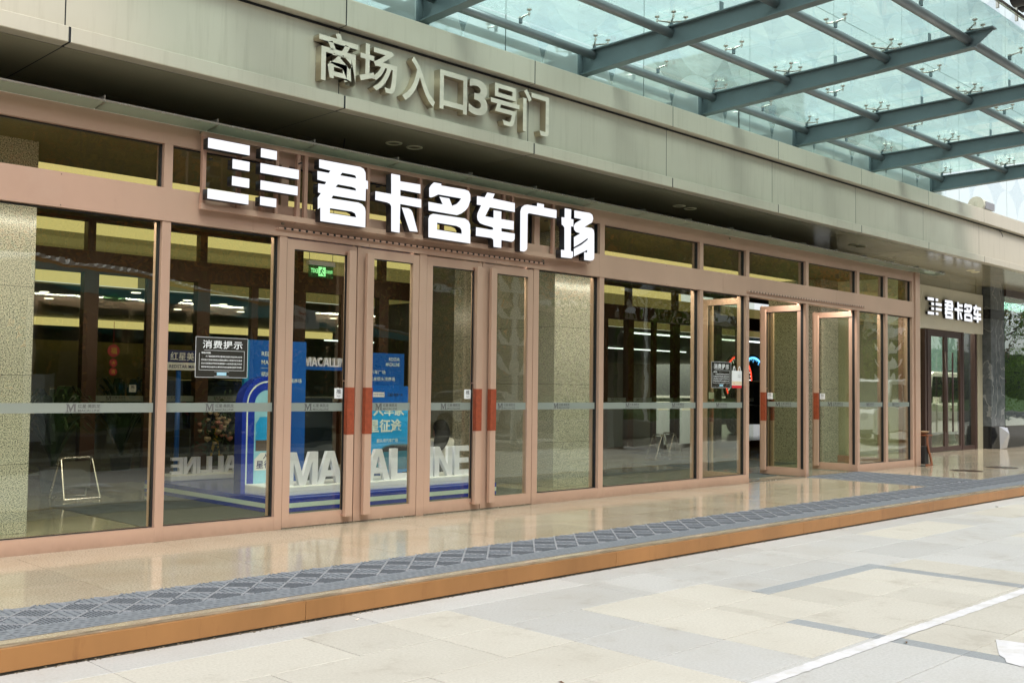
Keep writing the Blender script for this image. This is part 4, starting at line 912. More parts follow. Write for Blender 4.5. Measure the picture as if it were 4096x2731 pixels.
tag(bx('hanging_banner', 16.05, 16.24, 18, 18.01, 1.70, 2.02, pbr('yellow_banner', (.6, .38, .04), .5)), 'small yellow vertical banner left of the blue screen', 'banner')
def dial(x, y, z, r, col, label):
    t = thing('dial_display', label, 'display', (x, y, z))
    obj('disc', MB().tube((x, y + .03, z), (x, y + .10, z), r, n=48), pbr('dial_black', (.02, .045, .05), .2) if 'dial_black' not in MATS else MATS['dial_black'], t)
    m = MB(); n = 48
    for i in range(n):
        a0, a1 = 2 * math.pi * i / n, 2 * math.pi * (i + 1) / n
        m.add([(x + q * math.cos(a), y + .02, z + q * math.sin(a)) for q, a in ((r * .84, a0), (r * .84, a1), (r * .92, a1), (r * .92, a0))], [(0, 1, 2, 3)])
    obj('light_ring', m, col, t)
    m = MB()
    for i in range(36):
        a = 2 * math.pi * i / 36; L = .70 if i % 3 == 0 else .78; d = .012
        c_, s_ = math.cos(a), math.sin(a)
        m.add([(x + r * (q * c_ - w * s_), y + .02, z + r * (q * s_ + w * c_)) for q, w in ((L, -d), (.83, -d), (.83, d), (L, d))], [(0, 1, 2, 3)])
    obj('dial_ticks', m, wglow if col is redg else col, t)
redg = emit('red_ring', (1, .06, .03), 1.6); blueg = emit('blue_ring', (.12, .5, 1), 1.8)
dial(31.2, 20.2, 1.76, .92, redg, 'large round dial display with red ring behind the open doors')
dial(32.75, 20.6, 1.76, .92, blueg, 'large round dial display with blue ring behind the open doors')

# ---------------------------------------------------------------- carpets inside
for x0, x1, y0, y1, lab in ((4.53, 10.0, 8.95, 11.74, 'dark carpet mat under the blue promotional stand'), (11.35, 15.0, 9.0, 10.85, 'dark carpet mat behind the wide pane left of the open doors'), (15.3, 17.9, 10.3, 12.3, 'blue-grey ribbed mat inside the open doors')):
    bev(tag(bx('carpet_mat', x0, x1, y0, y1, 0, .008, rug_m), lab, 'mat'), .003)

# ---------------------------------------------------------------- promotional stand
ps = thing('promo_stand', 'low blue promotional platform with pale stripe standing on the dark carpet', 'platform', (7.6, 11, .008))
for nm, z0, z1, mt in (('lower_band', .009, .052, blue_d), ('white_stripe', .0525, .102, mint), ('upper_band', .1025, .155, blue_d)):
    e_ = 0 if nm != 'white_stripe' else .002
    bx(nm, 6.0 - e_, 9.27 + e_, 9.60 - e_, 12.55, z0, z1, mt, ps)
bev(bx('letter_plinth', 6.08, 9.12, 9.74, 10.30, .1555, .262, white_p, ps), .012, 2)
bev(bx('letter_plinth', 6.12, 9.2, 12.1, 12.5, .1555, .227, white_p, ps), .01)
ls = thing('letter_sign', 'row of white standing letters on the front of the blue platform', 'letters', (7.6, 9.8, .262))
for ch, x0, x1 in (('M', 6.31, 6.70), ('A', 6.695, 7.045), ('C', 7.06, 7.38), ('A', 7.375, 7.715), ('L', 7.735, 8.0), ('L', 8.02, 8.28), ('I', 8.305, 8.385), ('N', 8.41, 8.70), ('E', 8.735, 8.995)):
    link('letter', block(ch, x1 - x0, .362, .05, [lilac_p]), ls, (x0, 9.80, .263))
ls2 = thing('letter_sign', 'second row of white letters facing the hall on the back of the blue platform', 'letters', (7.6, 12.3, .262))
xx = 7.78
for ch, w in zip('MACALLINE', (.39, .35, .32, .34, .265, .26, .08, .29, .26)):
    link('letter', block(ch, w * .58, .21, .05, [lilac_p]), ls2, (xx, 12.30, .228), rot=(0, 0, math.pi)); xx -= w * .58 + .012
# arch
ar = thing('photo_arch', 'blue arched photo frame with white outline on the left of the platform', 'arch', (6.345, 10.35, .155))
def arch_loop(cx, r, zs_, z0, n=20, rev=False):
    L = [(cx - r, z0), (cx + r, z0)] + [(cx + r * math.cos(math.pi * i / n), zs_ + r * math.sin(math.pi * i / n)) for i in range(n + 1)]
    return L
link('arch_body', outline_mesh([arch_loop(6.345, .315, 1.14, .156), arch_loop(6.345, .155, 1.14, .80)], .15, [blue_m, blue_d]), ar, (0, 10.30, 0))
def ringmesh(cx, r0, r1, zs_, z0, y, mt):
    a, b = arch_loop(cx, r0, zs_, z0), arch_loop(cx, r1, zs_, z0); n = len(a); m = MB()
    vs = [(p[0], y, p[1]) for p in a] + [(p[0], y, p[1]) for p in b]
    m.add(vs, [(i, i + 1, n + i + 1, n + i) for i in range(1, n - 1)] + [(n - 1, 0, n, 2 * n - 1)]); return m.mesh('outline', mt)
link('blue_border', ringmesh(6.345, .315, .165, 1.14, .157, 10.2985, blue_d), ar, (0, 0, 0))
link('white_outline', ringmesh(6.345, .262, .245, 1.14, .157, 10.297, mint), ar, (0, 0, 0))
m = MB().add([(p[0], 10.2980, p[1]) for p in arch_loop(6.345, .160, 1.14, .157)], [tuple(range(23))]); obj('arch_panel', m, blue_pale, ar)
m = MB().add([(6.20, 10.2972, .62), (6.49, 10.2972, .62), (6.49, 10.2972, .92), (6.44, 10.2972, 1.0), (6.25, 10.2972, 1.0), (6.20, 10.2972, .92)], [(0, 1, 2, 3, 4, 5)]); obj('picture_window', m, blue_l, ar)
m = MB().add([(6.205, 10.2966, .62), (6.485, 10.2966, .62), (6.485, 10.2966, .74), (6.205, 10.2966, .74)], [(0, 1, 2, 3)]); obj('picture_street', m, pbr('picture_brown', (.12, .09, .08), .4), ar)
link('lettering', text_mesh('REDSTAR', white_p, box=(.22, .042), bold=.012), ar, (6.24, 10.296, 1.105))
m = MB().add([(6.195, 10.296, .405), (6.53, 10.296, .405), (6.53, 10.296, .60), (6.27, 10.296, .60), (6.195, 10.296, .53)], [(0, 1, 2, 3, 4)]); obj('slogan_plate', m, white_p, ar)
link('lettering', text_mesh('星征途', pbr('navy_ink', (.02, .015, .12), .5), box=(.30, .09), bold=.012), ar, (6.215, 10.295, .425))
link('lettering', text_mesh('人车家', MATS['navy_ink'], box=(.22, .06), bold=.012), ar, (6.30, 10.295, .53))
# boards
def board(x0, x1, y, z0, z1, mt, label, name='display_board'):
    t = thing(name, label, 'board', ((x0 + x1) / 2, y, z0))
    obj('panel', MB().box(x0, x1, y, y + .05, z0, z1), mt, t); return t
b1 = board(6.40, 7.18, 10.80, .156, 1.885, blue_m, 'tall blue board with white lettering behind the arch')
bx('side_strip', 6.34, 6.399, 10.80, 10.85, .156, 1.885, pbr('cyan_edge', (.01, .22, .45), .3), b1)
for s_, x, z, w, h in (('REDSTAR', 6.56, 1.70, .30, .052), ('MACALLINE', 6.56, 1.60, .36, .052), ('额头湾汽车广场', 6.56, 1.46, .42, .055), ('红星美凯龙额头湾商场', 6.56, 1.385, .56, .055)):
    link('lettering', text_mesh(s_, mint, box=(w, h), bold=.008), b1, (x, 10.797, z))
obj('rule_line', MB().box(6.56, 6.72, 10.7965, 10.799, 1.555, 1.559), mint, b1)
b2_ = board(7.95, 8.885, 11.02, .156, 1.80, blue_m, 'tall blue board with right-aligned white lettering behind the car poster')
for s_, x, z, w, h in (('REDSTAR', 8.625, 1.70, .18, .045), ('MACALLINE', 8.575, 1.63, .23, .045), ('额头湾汽车广场', 8.13, 1.52, .44, .055), ('红星美凯龙额头湾商场', 8.13, 1.43, .60, .055)):
    link('lettering', text_mesh(s_, mint, box=(w, h), bold=.008), b2_, (x, 11.017, z))
gt = thing('gate_frame', 'blue gate frame with white letters on top behind the left closed doors', 'frame', (7.7, 11.1, .156))
bx('post', 7.30, 7.36, 11.10, 11.18, .156, 1.60, blue_m, gt); bx('top_beam', 7.361, 8.3, 11.10, 11.18, 1.555, 1.60, blue_m, gt)
for i, (ch, w) in enumerate(zip('MACALLINE', (.10, .09, .08, .09, .06, .06, .022, .075, .065))):
    link('letter', block(ch, w, .115, .04, [lilac_p]), gt, (7.37 + sum((.10, .09, .08, .09, .06, .06, .022, .075, .065)[:i]) + i * .005, 11.12, 1.6005))
tag(bx('dark_screen', 7.45, 7.93, 11.3, 11.36, .156, 1.2, pbr('dark_green_board', (.012, .02, .018), .5)), 'dark green board inside the blue gate frame', 'board')
po = board(7.80, 8.64, 10.60, .262, 1.365, blue_l, 'sky blue car poster with bold white slogan behind the standing letters', 'car_poster')
obj('top_field', MB().box(7.80, 8.64, 10.5975, 10.5995, 1.12, 1.364), pbr('royal_blue', (.008, .12, .52), .3), po)
obj('logo_plate', MB().box(8.05, 8.23, 10.595, 10.5972, 1.225, 1.285), white_p, po); link('lettering', text_mesh('M 红星·美凯龙', pbr('logo_blue', (.02, .1, .4), .4), box=(.165, .035)), po, (8.057, 10.594, 1.238))
link('lettering', text_mesh('C&D', ink, box=(.085, .04), bold=.01), po, (8.285, 10.595, 1.235)); link('lettering', text_mesh('建发汽车', ink, box=(.145, .036), bold=.008), po, (8.385, 10.595, 1.235))
link('lettering', text_mesh('人车家', mint, box=(.50, .14), bold=.028), po, (8.06, 10.595, .985)); link('lettering', text_mesh('星征途', mint, box=(.54, .17), bold=.028), po, (7.98, 10.595, .775))
link('lettering', text_mesh('额头湾汽车广场', mint, box=(.34, .052), bold=.008), po, (8.12, 10.595, .645))
cm = MB()
cp = [(7.80, .30), (7.80, .43), (7.98, .50), (8.10, .52), (8.24, .60), (8.36, .625), (8.63, .62), (8.63, .30)]
cm.prism(cp, 10.5935, 10.5965); obj('printed_car', cm, pbr('printed_car_teal', (.02, .17, .26), .3), po)
obj('printed_windows', MB().prism([(8.14, .525), (8.26, .59), (8.37, .61), (8.62, .605), (8.62, .535)], 10.592, 10.5933), ink, po)
cm = MB().tube((8.05, 10.5932, .33), (8.05, 10.5925, .33), .075, n=24, mi=0)
obj('printed_wheel', cm, ink, po); obj('printed_rim', MB().tube((8.05, 10.5922, .33), (8.05, 10.5918, .33), .05, n=10), stainless, po)
# pole sign
pg = thing('pole_sign', 'blue pole on a square base carrying a navy and white sign behind the second pane', 'sign', (6.54, 12.7, 0))
bx('base_plate', 6.25, 6.85, 12.62, 13.1, .0, .012, blue_pale, pg)
obj('pole', MB().tube((6.54, 12.8, .012), (6.54, 12.8, 1.55), .032, n=16), pbr('pole_blue', (.01, .10, .42), .35), pg, sm=True)
bx('sign_top', 6.32, 7.02, 12.74, 12.77, 1.64, 1.80, pbr('navy_board', (.01, .02, .12), .4), pg); bx('sign_bottom', 6.32, 7.02, 12.74, 12.77, 1.54, 1.639, white_p, pg)
link('lettering', text_mesh('红星美凯龙', white_p, box=(.56, .11), bold=.008), pg, (6.39, 12.735, 1.665)); link('lettering', text_mesh('REDSTAR MACALLINE', MATS['navy_ink'], box=(.58, .045), bold=.008), pg, (6.38, 12.735, 1.565))
# exit sign
ex = thing('exit_sign', 'green running-man exit sign hanging inside over the left closed door', 'sign', (7.5, 11, 2.9))
gr = emit('exit_green', (.35, 1.0, .40), .9)
bx('housing', 7.31, 7.70, 10.97, 11.03, 2.865, 2.92, pbr('grey_housing', (.35, .36, .36), .4), ex)
bx('acrylic_plate', 7.32, 7.69, 10.995, 11.003, 2.715, 2.864, glass('green_acrylic', (.45, .62, .45), 1.0, haze=.25, hcol=(.2, .5, .25)), ex)
link('lettering', text_mesh('EXIT', gr, box=(.105, .055), bold=.02, mirror=True), ex, (7.455, 10.992, 2.77)); link('lettering', text_mesh('安全出口', gr, box=(.10, .045), bold=.02, mirror=True), ex, (7.675, 10.992, 2.775))
obj('door_pictogram', MB().box(7.462, 7.568, 10.989, 10.992, 2.735, 2.85), gr, ex)
rm = MB()
for a, b in (((7.50, 2.80), (7.525, 2.765)), ((7.525, 2.765), (7.545, 2.745)), ((7.50, 2.80), (7.49, 2.765)), ((7.49, 2.765), (7.475, 2.76)), ((7.515, 2.828), (7.50, 2.795)), ((7.515, 2.82), (7.54, 2.80)), ((7.51, 2.815), (7.485, 2.80))):
    rm.tube((a[0], 10.987, a[1]), (b[0], 10.987, b[1]), .0055, n=6)
rm.tube((7.522, 10.988, 2.84), (7.522, 10.986, 2.84), .008, n=10); obj('running_figure', rm, pbr('exit_dark', (.01, .05, .015), .5), ex)
for x in (7.33, 7.68): obj('chain', MB().tube((x, 11, 2.92), (x, 11, 3.70), .0035, n=6), ink, ex)
# red paper charms hanging at the inner doors
ch_ = thing('paper_charm', 'string of red round paper charms hanging at the inner doors', 'decoration', (6.15, 13.9, 1.6))
redp = pbr('red_paper', (.35, .01, .01), .5)
for z, r, s_ in ((1.80, .085, '福'), (1.635, .055, '大'), (1.515, .055, '吉')):
    o = obj('charm_disc', MB().tube((6.15, 13.90, z), (6.15, 13.91, z), r, n=20), redp, ch_)
    link('lettering', text_mesh(s_, MATS['yellow_banner'], box=(r * 1.0, r * 1.0), bold=.008), ch_, (6.15 - r * .5, 13.895, z - r * .5))
obj('string', MB().tube((6.15, 13.905, 1.46), (6.15, 13.905, 2.2), .003, n=6), redp, ch_)

# ---------------------------------------------------------------- plants and flowers inside
leafg = pbr('glossy_leaf', (.025, .055, .018), .35, var=.4, vscale=8); petal = pbr('cream_petal', (.55, .42, .28), .6, var=.2, vscale=20); petp = pbr('pink_petal', (.5, .22, .18), .6)
potm = pbr('dark_pot', (.05, .05, .05), .4)
def plant(x, y, h, n, label):
    t = thing('potted_plant', label, 'plant', (x, y, 0))
    obj('pot', MB().lathe([(0, 0), (.12, 0), (.16, .3), (.17, .32), (.14, .32), (.12, .29), (0, .29)], 20), potm, t, local=True, sm=True)
    m = MB()
    for i in range(n):
        a = random.uniform(0, 6.28); L = random.uniform(.25, .5) * h; z0 = .3 + random.uniform(0, h * .45); r0 = .02
        pts = []
        for k_ in range(6):
            q = k_ / 5; r_ = r0 + L * q; z = z0 + h * .45 * math.sin(q * 2.2) ; w = .035 * math.sin(math.pi * min(.98, q + .06)) + .002
            pts.append((r_ * math.cos(a) - w * math.sin(a), r_ * math.sin(a) + w * math.cos(a), z)); pts.append((r_ * math.cos(a) + w * math.sin(a), r_ * math.sin(a) - w * math.cos(a), z))
        m.add(pts, [(2 * k_, 2 * k_ + 2, 2 * k_ + 3, 2 * k_ + 1) for k_ in range(5)])
    obj('leaves', m, leafg, t, local=True)
plant(5.15, 13.3, 1.15, 60, 'tall leafy potted plant behind the leftmost pane')
plant(6.75, 14.9, 1.3, 70, 'drooping leafy potted plant beyond the inner doors')
fb = thing('flower_stand', 'flower basket of cream and pink blooms on a gold easel left of the arch', 'flowers', (7.3, 13.2, 0))
m = MB()
for i in range(46):
    x, y, z = 7.38 + random.gauss(0, .12), 13.2 + random.gauss(0, .08), .78 + random.gauss(0, .14); r = random.uniform(.025, .05)
    m.lathe([(0, -r), (r * .7, -r * .5), (r, 0), (r * .8, r * .5), (r * .4, r * .4), (0, r * .55)], 8, (x, y, z), 0 if i % 3 else 1)
obj('blooms', m, [petal, petp], fb)
m = MB()
for i in range(150):
    x, y, z = 7.38 + random.gauss(0, .15), 13.2 + random.gauss(0, .09), .68 + random.gauss(0, .2); a = random.uniform(0, 6.28); r = .05
    m.add([(x, y, z), (x + r * math.cos(a), y, z + r * math.sin(a)), (x + 1.6 * r * math.cos(a + .4), y + .02, z + 1.6 * r * math.sin(a + .4)), (x + r * math.cos(a + .8), y, z + r * math.sin(a + .8))], [(0, 1, 2, 3)])
obj('leaves', m, leafg, fb)
obj('easel', MB().path([(7.25, 13.3, 0), (7.35, 13.25, .75), (7.5, 13.3, 0)], .012).path([(7.36, 13.2, .72), (7.38, 13.6, 0)], .012), MATS['yellow_banner'], fb)

# ---------------------------------------------------------------- stainless floor frames
def aframe(x, y, rz, label):
    t = thing('floor_frame', label, 'floor sign', (x, y, 0), rz=rz)
    for s_ in (-1, 1):
        P = [(-.22, s_ * .17, .012), (-.19, s_ * .02, .46), (-.17, s_ * .02, .48), (.17, s_ * .02, .48), (.19, s_ * .02, .46), (.22, s_ * .17, .012), (-.22, s_ * .17, .012)]
        obj('tube_frame', MB().path(P, .012, 8), stainless, t, local=True)
    obj('sign_sheet', MB().prism([(-.17, .12), (.17, .12), (.16, .44), (-.16, .44)], -.035, -.03), pbr('frame_sheet', (.10, .09, .06), .4) if 'frame_sheet' not in MATS else MATS['frame_sheet'], t, local=True)
aframe(5.05, 12.35, .1, 'stainless tube floor sign standing inside the leftmost pane')
aframe(16.6, 12.6, 1.1, 'stainless tube floor sign seen through the pane left of the open doors')
aframe(17.5, 13.0, 1.2, 'second stainless tube floor sign folded closer to the open doors')

# ---------------------------------------------------------------- vehicles
tyre = pbr('tyre_rubber', (.015, .015, .016), .7); dglass = pbr('dark_window', (.015, .02, .022), .06); chrome = pbr('chrome', (.6, .6, .62), .12, 1.0); lampg = pbr('lamp_lens', (.5, .5, .52), .1)
def car(x, y, rz, paint, label, L=4.5, Wd=1.85, H=1.78, boxy=True, z=0.0, group=None, arch=.38):
    t = thing('parked_car', label, 'car', (x, y, z), group, rz)
    h2 = Wd / 2
    if boxy:
        low = [(-L / 2, .34), (-L / 2 + .02, .95), (-L / 2 + .10, 1.08), (L / 2 - 1.15, 1.10), (L / 2 - .12, 1.02), (L / 2, .9), (L / 2, .36), (L / 2 - .25, .28), (-L / 2 + .2, .28)]
        top = [(-L / 2 + .06, 1.05), (-L / 2 + .14, H - .06), (-L / 2 + .3, H), (L / 2 - 1.75, H), (L / 2 - 1.62, H - .05), (L / 2 - 1.22, 1.07)]
    else:
        low = [(-L / 2, .36), (-L / 2 + .03, .85), (-L / 2 + .25, .95), (L / 2 - 1.3, .93), (L / 2 - .35, .80), (L / 2, .62), (L / 2, .34), (L / 2 - .3, .24), (-L / 2 + .2, .24)]
        top = [(-L / 2 + .12, .92), (-L / 2 + .75, H - .03), (-L / 2 + 1.4, H), (L / 2 - 2.3, H - .02), (L / 2 - 1.25, .92)]
    # wheel openings cut into the lower outline
    wx = (-L / 2 + .82, L / 2 - .86); ra = arch
    def cut(pts):
        out_ = [p for p in pts[:-2]]
        base = pts[-1][1]
        bot = [(pts[-2][0], base)]
        for cx in (wx[1], wx[0]):
            bot += [(cx + ra * math.cos(a), max(base, .33 + ra * math.sin(a))) for a in [math.pi * i / 10 for i in range(11)]]
        bot += [(pts[-1][0], base)]
        return out_ + bot
    bev(obj('body', MB().prism(cut(low), -h2, h2), paint, t, local=True), .04, 3)
    bev(obj('roof', MB().prism(top, -h2 + .1, h2 - .1), paint, t, local=True), .05, 3)
    bx2 = lambda nm, *a, **k: obj(nm, MB().box(*a), k.get('m', dglass), t, local=True)
    xr0, xr1 = top[1][0] + .12, top[-1][0] - .42
    n = 3 if boxy else 2; w = (xr1 - xr0) / n
    for s_ in (-1, 1):
        yy = s_ * (h2 - .1)
        for i in range(n):
            a, b = xr0 + i * w + .04, xr0 + (i + 1) * w - .04
            sl = .0 if boxy else .1
            P = [(a - (0 if i else -.0), top[0][1] + .07), (b + (.22 if i == n - 1 else 0), top[0][1] + .07), (b, H - .14), (a + (.1 if (i == 0 and not boxy) else 0), H - .14)]
            obj('window', MB().prism(P, min(yy, yy + s_ * .008), max(yy, yy + s_ * .008)), dglass, t, local=True)
        for cx in wx:
            wh = link('wheel', None, t, (cx, s_ * (h2 - .12), .33), local=True)
            obj('tyre', MB().tube((0, -.11, 0), (0, .11, 0), .33, n=28), tyre, wh, local=True)
            rim = MB().tube((0, s_ * .105, 0), (0, s_ * .115, 0), .08, n=12)
            for q in range(6):
                a = q * math.pi / 3; c_, s2 = math.cos(a), math.sin(a)
                rim.add([(c_ * .07 - s2 * .03, s_ * .114, s2 * .07 + c_ * .03), (c_ * .07 + s2 * .03, s_ * .114, s2 * .07 - c_ * .03), (c_ * .23 + s2 * .025, s_ * .114, s2 * .23 - c_ * .025), (c_ * .23 - s2 * .025, s_ * .114, s2 * .23 + c_ * .025)], [(0, 1, 2, 3)])
            obj('rim', rim, chrome, wh, local=True)
        obj('headlight', MB().tube((L / 2 - .01, s_ * (h2 - .32), .80 if boxy else .66), (L / 2 + .015, s_ * (h2 - .32), .80 if boxy else .66), .11 if boxy else .09, n=16), lampg, t, local=True)
        obj('tail_light', MB().box(-L / 2 - .012, -L / 2 + .01, s_ * (h2 - .14) - .07, s_ * (h2 - .14) + .07, .75, .95), redp, t, local=True)
        obj('mirror', MB().box(top[-1][0] - .35, top[-1][0] - .2, *sorted((s_ * h2, s_ * (h2 + .16))), top[0][1] + .05, top[0][1] + .22), paint, t, local=True)
        obj('door_handle', MB().box(-.45, -.28, *sorted((s_ * (h2 + .001), s_ * (h2 + .02))), .88 if not boxy else .94, .905 if not boxy else .965), chrome, t, local=True)
    f = top[-2]; g_ = top[-1]
    obj('windscreen', MB().add([(g_[0] + .015, -h2 + .2, g_[1] + .04), (g_[0] + .015, h2 - .2, g_[1] + .04), (f[0] + .02, h2 - .24, f[1] - .03), (f[0] + .02, -h2 + .24, f[1] - .03)], [(0, 1, 2, 3)]), dglass, t, local=True)
    gr_ = MB()
    for i in range(7): gr_.box(L / 2 + .001, L / 2 + .02, -.42 + i * .13, -.36 + i * .13, .62 if boxy else .42, .90 if boxy else .60)
    obj('grille', gr_, ink if boxy else chrome, t, local=True)
    obj('number_plate', MB().box(L / 2 + .001, L / 2 + .012, -.22, .22, .42, .54), blue_d, t, local=True)
    obj('bumper', MB().box(L / 2 - .08, L / 2 + .05, -h2 + .05, h2 - .05, .30, .45), ink if boxy else paint, t, local=True)
    return t
wpaint = pbr('white_car_paint', (.74, .74, .72), .15, coat=1.0, var=.01); cpaint = pbr('cream_car_paint', (.66, .66, .58), .2, coat=1.0, var=.01)
bpaint = pbr('black_car_paint', (.01, .01, .012), .08, coat=1.0); gpaint = pbr('grey_car_paint', (.14, .15, .16), .15, .5, coat=1.0)
car(28.0, 12.6, math.pi + .02, cpaint, 'boxy cream off-road vehicle parked inside the small shop', L=4.6, H=1.95, z=.0)
car(29.6, 17.4, -1.9, bpaint, 'black car inside the hall in front of the round dial displays', L=4.8, H=1.7, boxy=False)
car(14.5, 26, .4, bpaint, 'black car parked far inside the hall behind the pole sign', L=4.8, H=1.5, boxy=False)

# ---------------------------------------------------------------- seated person
pr = thing('person', 'person with long black hair and white shirt crouching behind the standing letters', 'person', (9.48, 10.85, .06))
def skin(name, pts, edges, rad, mat, parent, sub=2):
    me = bpy.data.meshes.new(name); me.from_pydata(pts, edges, []); o = link(name, me, parent, local=True)
    md = o.modifiers.new('skin', 'SKIN'); sm_ = o.modifiers.new('sub', 'SUBSURF'); sm_.levels = sub; sm_.render_levels = sub
    for i, r in enumerate(rad):
        v = me.skin_vertices[0].data[i]; v.radius = (r if isinstance(r, tuple) else (r, r)); v.use_root = (i == 0)
    md.use_smooth_shade = True; me.materials.append(mat); return o
skinm = pbr('skin_tone', (.52, .31, .22), .5)
shirt = pbr('white_shirt', (.68, .67, .64), .8, bump=.6, bscale=14, var=.08, vscale=6)
trous = pbr('black_trousers', (.02, .02, .022), .8); hairm = pbr('black_hair', (.004, .0035, .0035), .75, stretch=(30, 30, 2), bump=.5, bscale=20)
pts = [(0, 0, .24), (0, .02, .40), (-.01, .06, .55), (-.01, .06, .62), (-.03, .10, .69), (-.03, .115, .76),
       (-.16, .06, .55), (-.23, .12, .38), (-.16, .27, .33), (.15, .06, .55), (.22, .12, .38), (.16, .26, .34),
       (-.10, .02, .22), (-.15, .36, .40), (-.14, .30, .08), (.10, .02, .22), (.15, .36, .40), (.14, .30, .08), (-.14, .40, .04), (.14, .40, .04)]
ed_ = [(0, 1), (1, 2), (2, 3), (3, 4), (4, 5), (2, 6), (6, 7), (7, 8), (2, 9), (9, 10), (10, 11), (0, 12), (12, 13), (13, 14), (0, 15), (15, 16), (16, 17), (14, 18), (17, 19)]
rd = [(.14, .12), (.125, .10), (.13, .09), .05, .075, .07, .055, .042, .03, .055, .042, .03, .09, .06, .045, .09, .06, .045, .035, .035]
body = skin('body', pts, ed_, rd, skinm, pr)
sh_ = [p for p in pts[:3]] + [(-.01, .06, .60)] + [pts[6], pts[7], (-.19, .20, .355), pts[9], pts[10], (.19, .20, .36)]
skin('shirt', [(0, 0, .27)] + sh_[1:], [(0, 1), (1, 2), (2, 3), (2, 4), (4, 5), (5, 6), (2, 7), (7, 8), (8, 9)], [(.165, .145), (.145, .125), (.15, .11), .062, .07, .055, .045, .07, .055, .045], shirt, pr)
skin('trousers', [(0, 0, .25), pts[12], pts[13], pts[14], pts[15], pts[16], pts[17]], [(0, 1), (1, 2), (2, 3), (0, 4), (4, 5), (5, 6)], [(.155, .135), .105, .075, .058, .105, .075, .058], trous, pr)
skin('hair', [(-.02, .10, .84), (-.03, .06, .77), (-.05, -.03, .68), (-.13, -.08, .58), (-.19, -.10, .50), (-.25, -.10, .42)], [(0, 1), (1, 2), (2, 3), (3, 4), (4, 5)], [(.075, .075), (.125, .115), (.12, .075), (.11, .05), (.085, .035), (.03, .015)], hairm, pr)
bev(tag(obj('low_stool', MB().box(-.16, .16, -.14, .14, .008, .155), potm, at=(9.50, 10.85, 0)), 'low dark stool under the crouching person', 'stool'), .01)

# ================================================================ street side (seen as reflections in the glass)
asph = pbr('asphalt', (.045, .045, .047), .85, var=.2, vscale=2); kerbm = pbr('kerb_concrete', (.30, .29, .27), .8)
tag(bx('road', -60, 200, -13, -5, G - .008, G - .004, asph), kind='structure')
tag(bx('kerb', -60, 200, -5.0, -4.85, G - .01, G + .1, kerbm), kind='structure'); tag(bx('kerb', -60, 200, -13.3, -13.15, G - .01, G + .12, kerbm), kind='structure')
lawnm = pbr('lawn_green', (.05, .10, .025), .9, var=.4, vscale=3)
tag(obj('lawn_bank', MB().add([(-60, -13.3, G + .1), (200, -13.3, G + .1), (200, -22, G + 1.0), (-60, -22, G + 1.0)], [(0, 1, 2, 3)]), lawnm), kind='structure')
for i in range(28):
    x = -30 + i * 6.0
    tag(bx('road_dash', x, x + 2.6, -9.07, -8.95, G + .0002, G + .002, paint_w), kind='structure')
barkm = pbr('tree_bark', (.10, .075, .055), .9, var=.3, vscale=10)
lgreen = pbr('leaf_green', (.10, .16, .03), .6, var=.5, vscale=1.4); lorange = pbr('leaf_orange', (.58, .25, .04), .6, var=.55, vscale=1.1); lyel = pbr('leaf_olive', (.32, .26, .05), .6, var=.5, vscale=1.2)
for mt in (lgreen, lorange, lyel):
    n_ = mt.node_tree; ob_ = [q for q in n_.nodes if q.type == 'OUTPUT_MATERIAL'][0]; pb_ = [q for q in n_.nodes if q.type == 'BSDF_PRINCIPLED'][0]
    tl_ = n_.nodes.new('ShaderNodeBsdfTranslucent'); mx_ = n_.nodes.new('ShaderNodeMixShader'); mx_.inputs[0].default_value = .45
    n_.links.new(pb_.inputs['Base Color'].links[0].from_socket, tl_.inputs[0]); n_.links.new(pb_.outputs[0], mx_.inputs[1]); n_.links.new(tl_.outputs[0], mx_.inputs[2]); n_.links.new(mx_.outputs[0], ob_.inputs[0])
def crown(seed, n, mat, mat2):
    rnd = random.Random(seed); m = MB()
    cl = []
    for i in range(34):
        a, e = rnd.uniform(0, 6.28), rnd.uniform(-.5, 1.3); r = rnd.uniform(.7, 2.2)
        cl.append((r * math.cos(a) * math.cos(e), r * math.sin(a) * math.cos(e), 3.7 + 2.3 * math.sin(e) * rnd.uniform(.6, 1.1), rnd.uniform(.35, .75), rnd.random() < .35))
    for i in range(n):
        c = cl[rnd.randrange(len(cl))]
        x, y, z = (c[0] + rnd.gauss(0, c[3] * .55), c[1] + rnd.gauss(0, c[3] * .55), c[2] + rnd.gauss(0, c[3] * .45))
        a, b = rnd.uniform(0, 6.28), rnd.uniform(-1, 1); s_ = rnd.uniform(.04, .085)
        u = Vector((math.cos(a), math.sin(a), b * .6)).normalized(); w = u.orthogonal().normalized(); w.rotate(Matrix.Rotation(rnd.uniform(0, 3), 3, u))
        p = Vector((x, y, z)); m.add([p - u * s_, p + w * s_ * .5, p + u * s_, p - w * s_ * .5], [(0, 1, 2, 3)], 1 if c[4] else 0)
    return m.mesh('crown', [mat, mat2]), cl
def trunk(cl, seed):
    rnd = random.Random(seed); m = MB(); m.tube((0, 0, 0), (.05, .02, 1.6), .15, .11, n=10); m.tube((.05, .02, 1.6), (0, 0, 3.3), .11, .06, n=8)
    for c in cl[::3]:
        h = rnd.uniform(1.5, 3.1); mid = (c[0] * .5, c[1] * .5, (h + c[2]) / 2 + .2)
        m.tube((0, 0, h), mid, .05, .03, n=6); m.tube(mid, c[:3], .03, .01, n=5)
    return m.mesh('trunk', barkm)
protos = []
for i, (a, b) in enumerate(((lorange, lyel), (lyel, lgreen), (lgreen, lyel))):
    c, cl = crown(11 + i, 12000, a, b); protos.append((c, trunk(cl, 5 + i)))
tl = ['orange autumn street tree with loose crown reflected in the left panes', 'olive and yellow leaved street tree reflected between the doors', 'green leafy street tree reflected in the right panes']
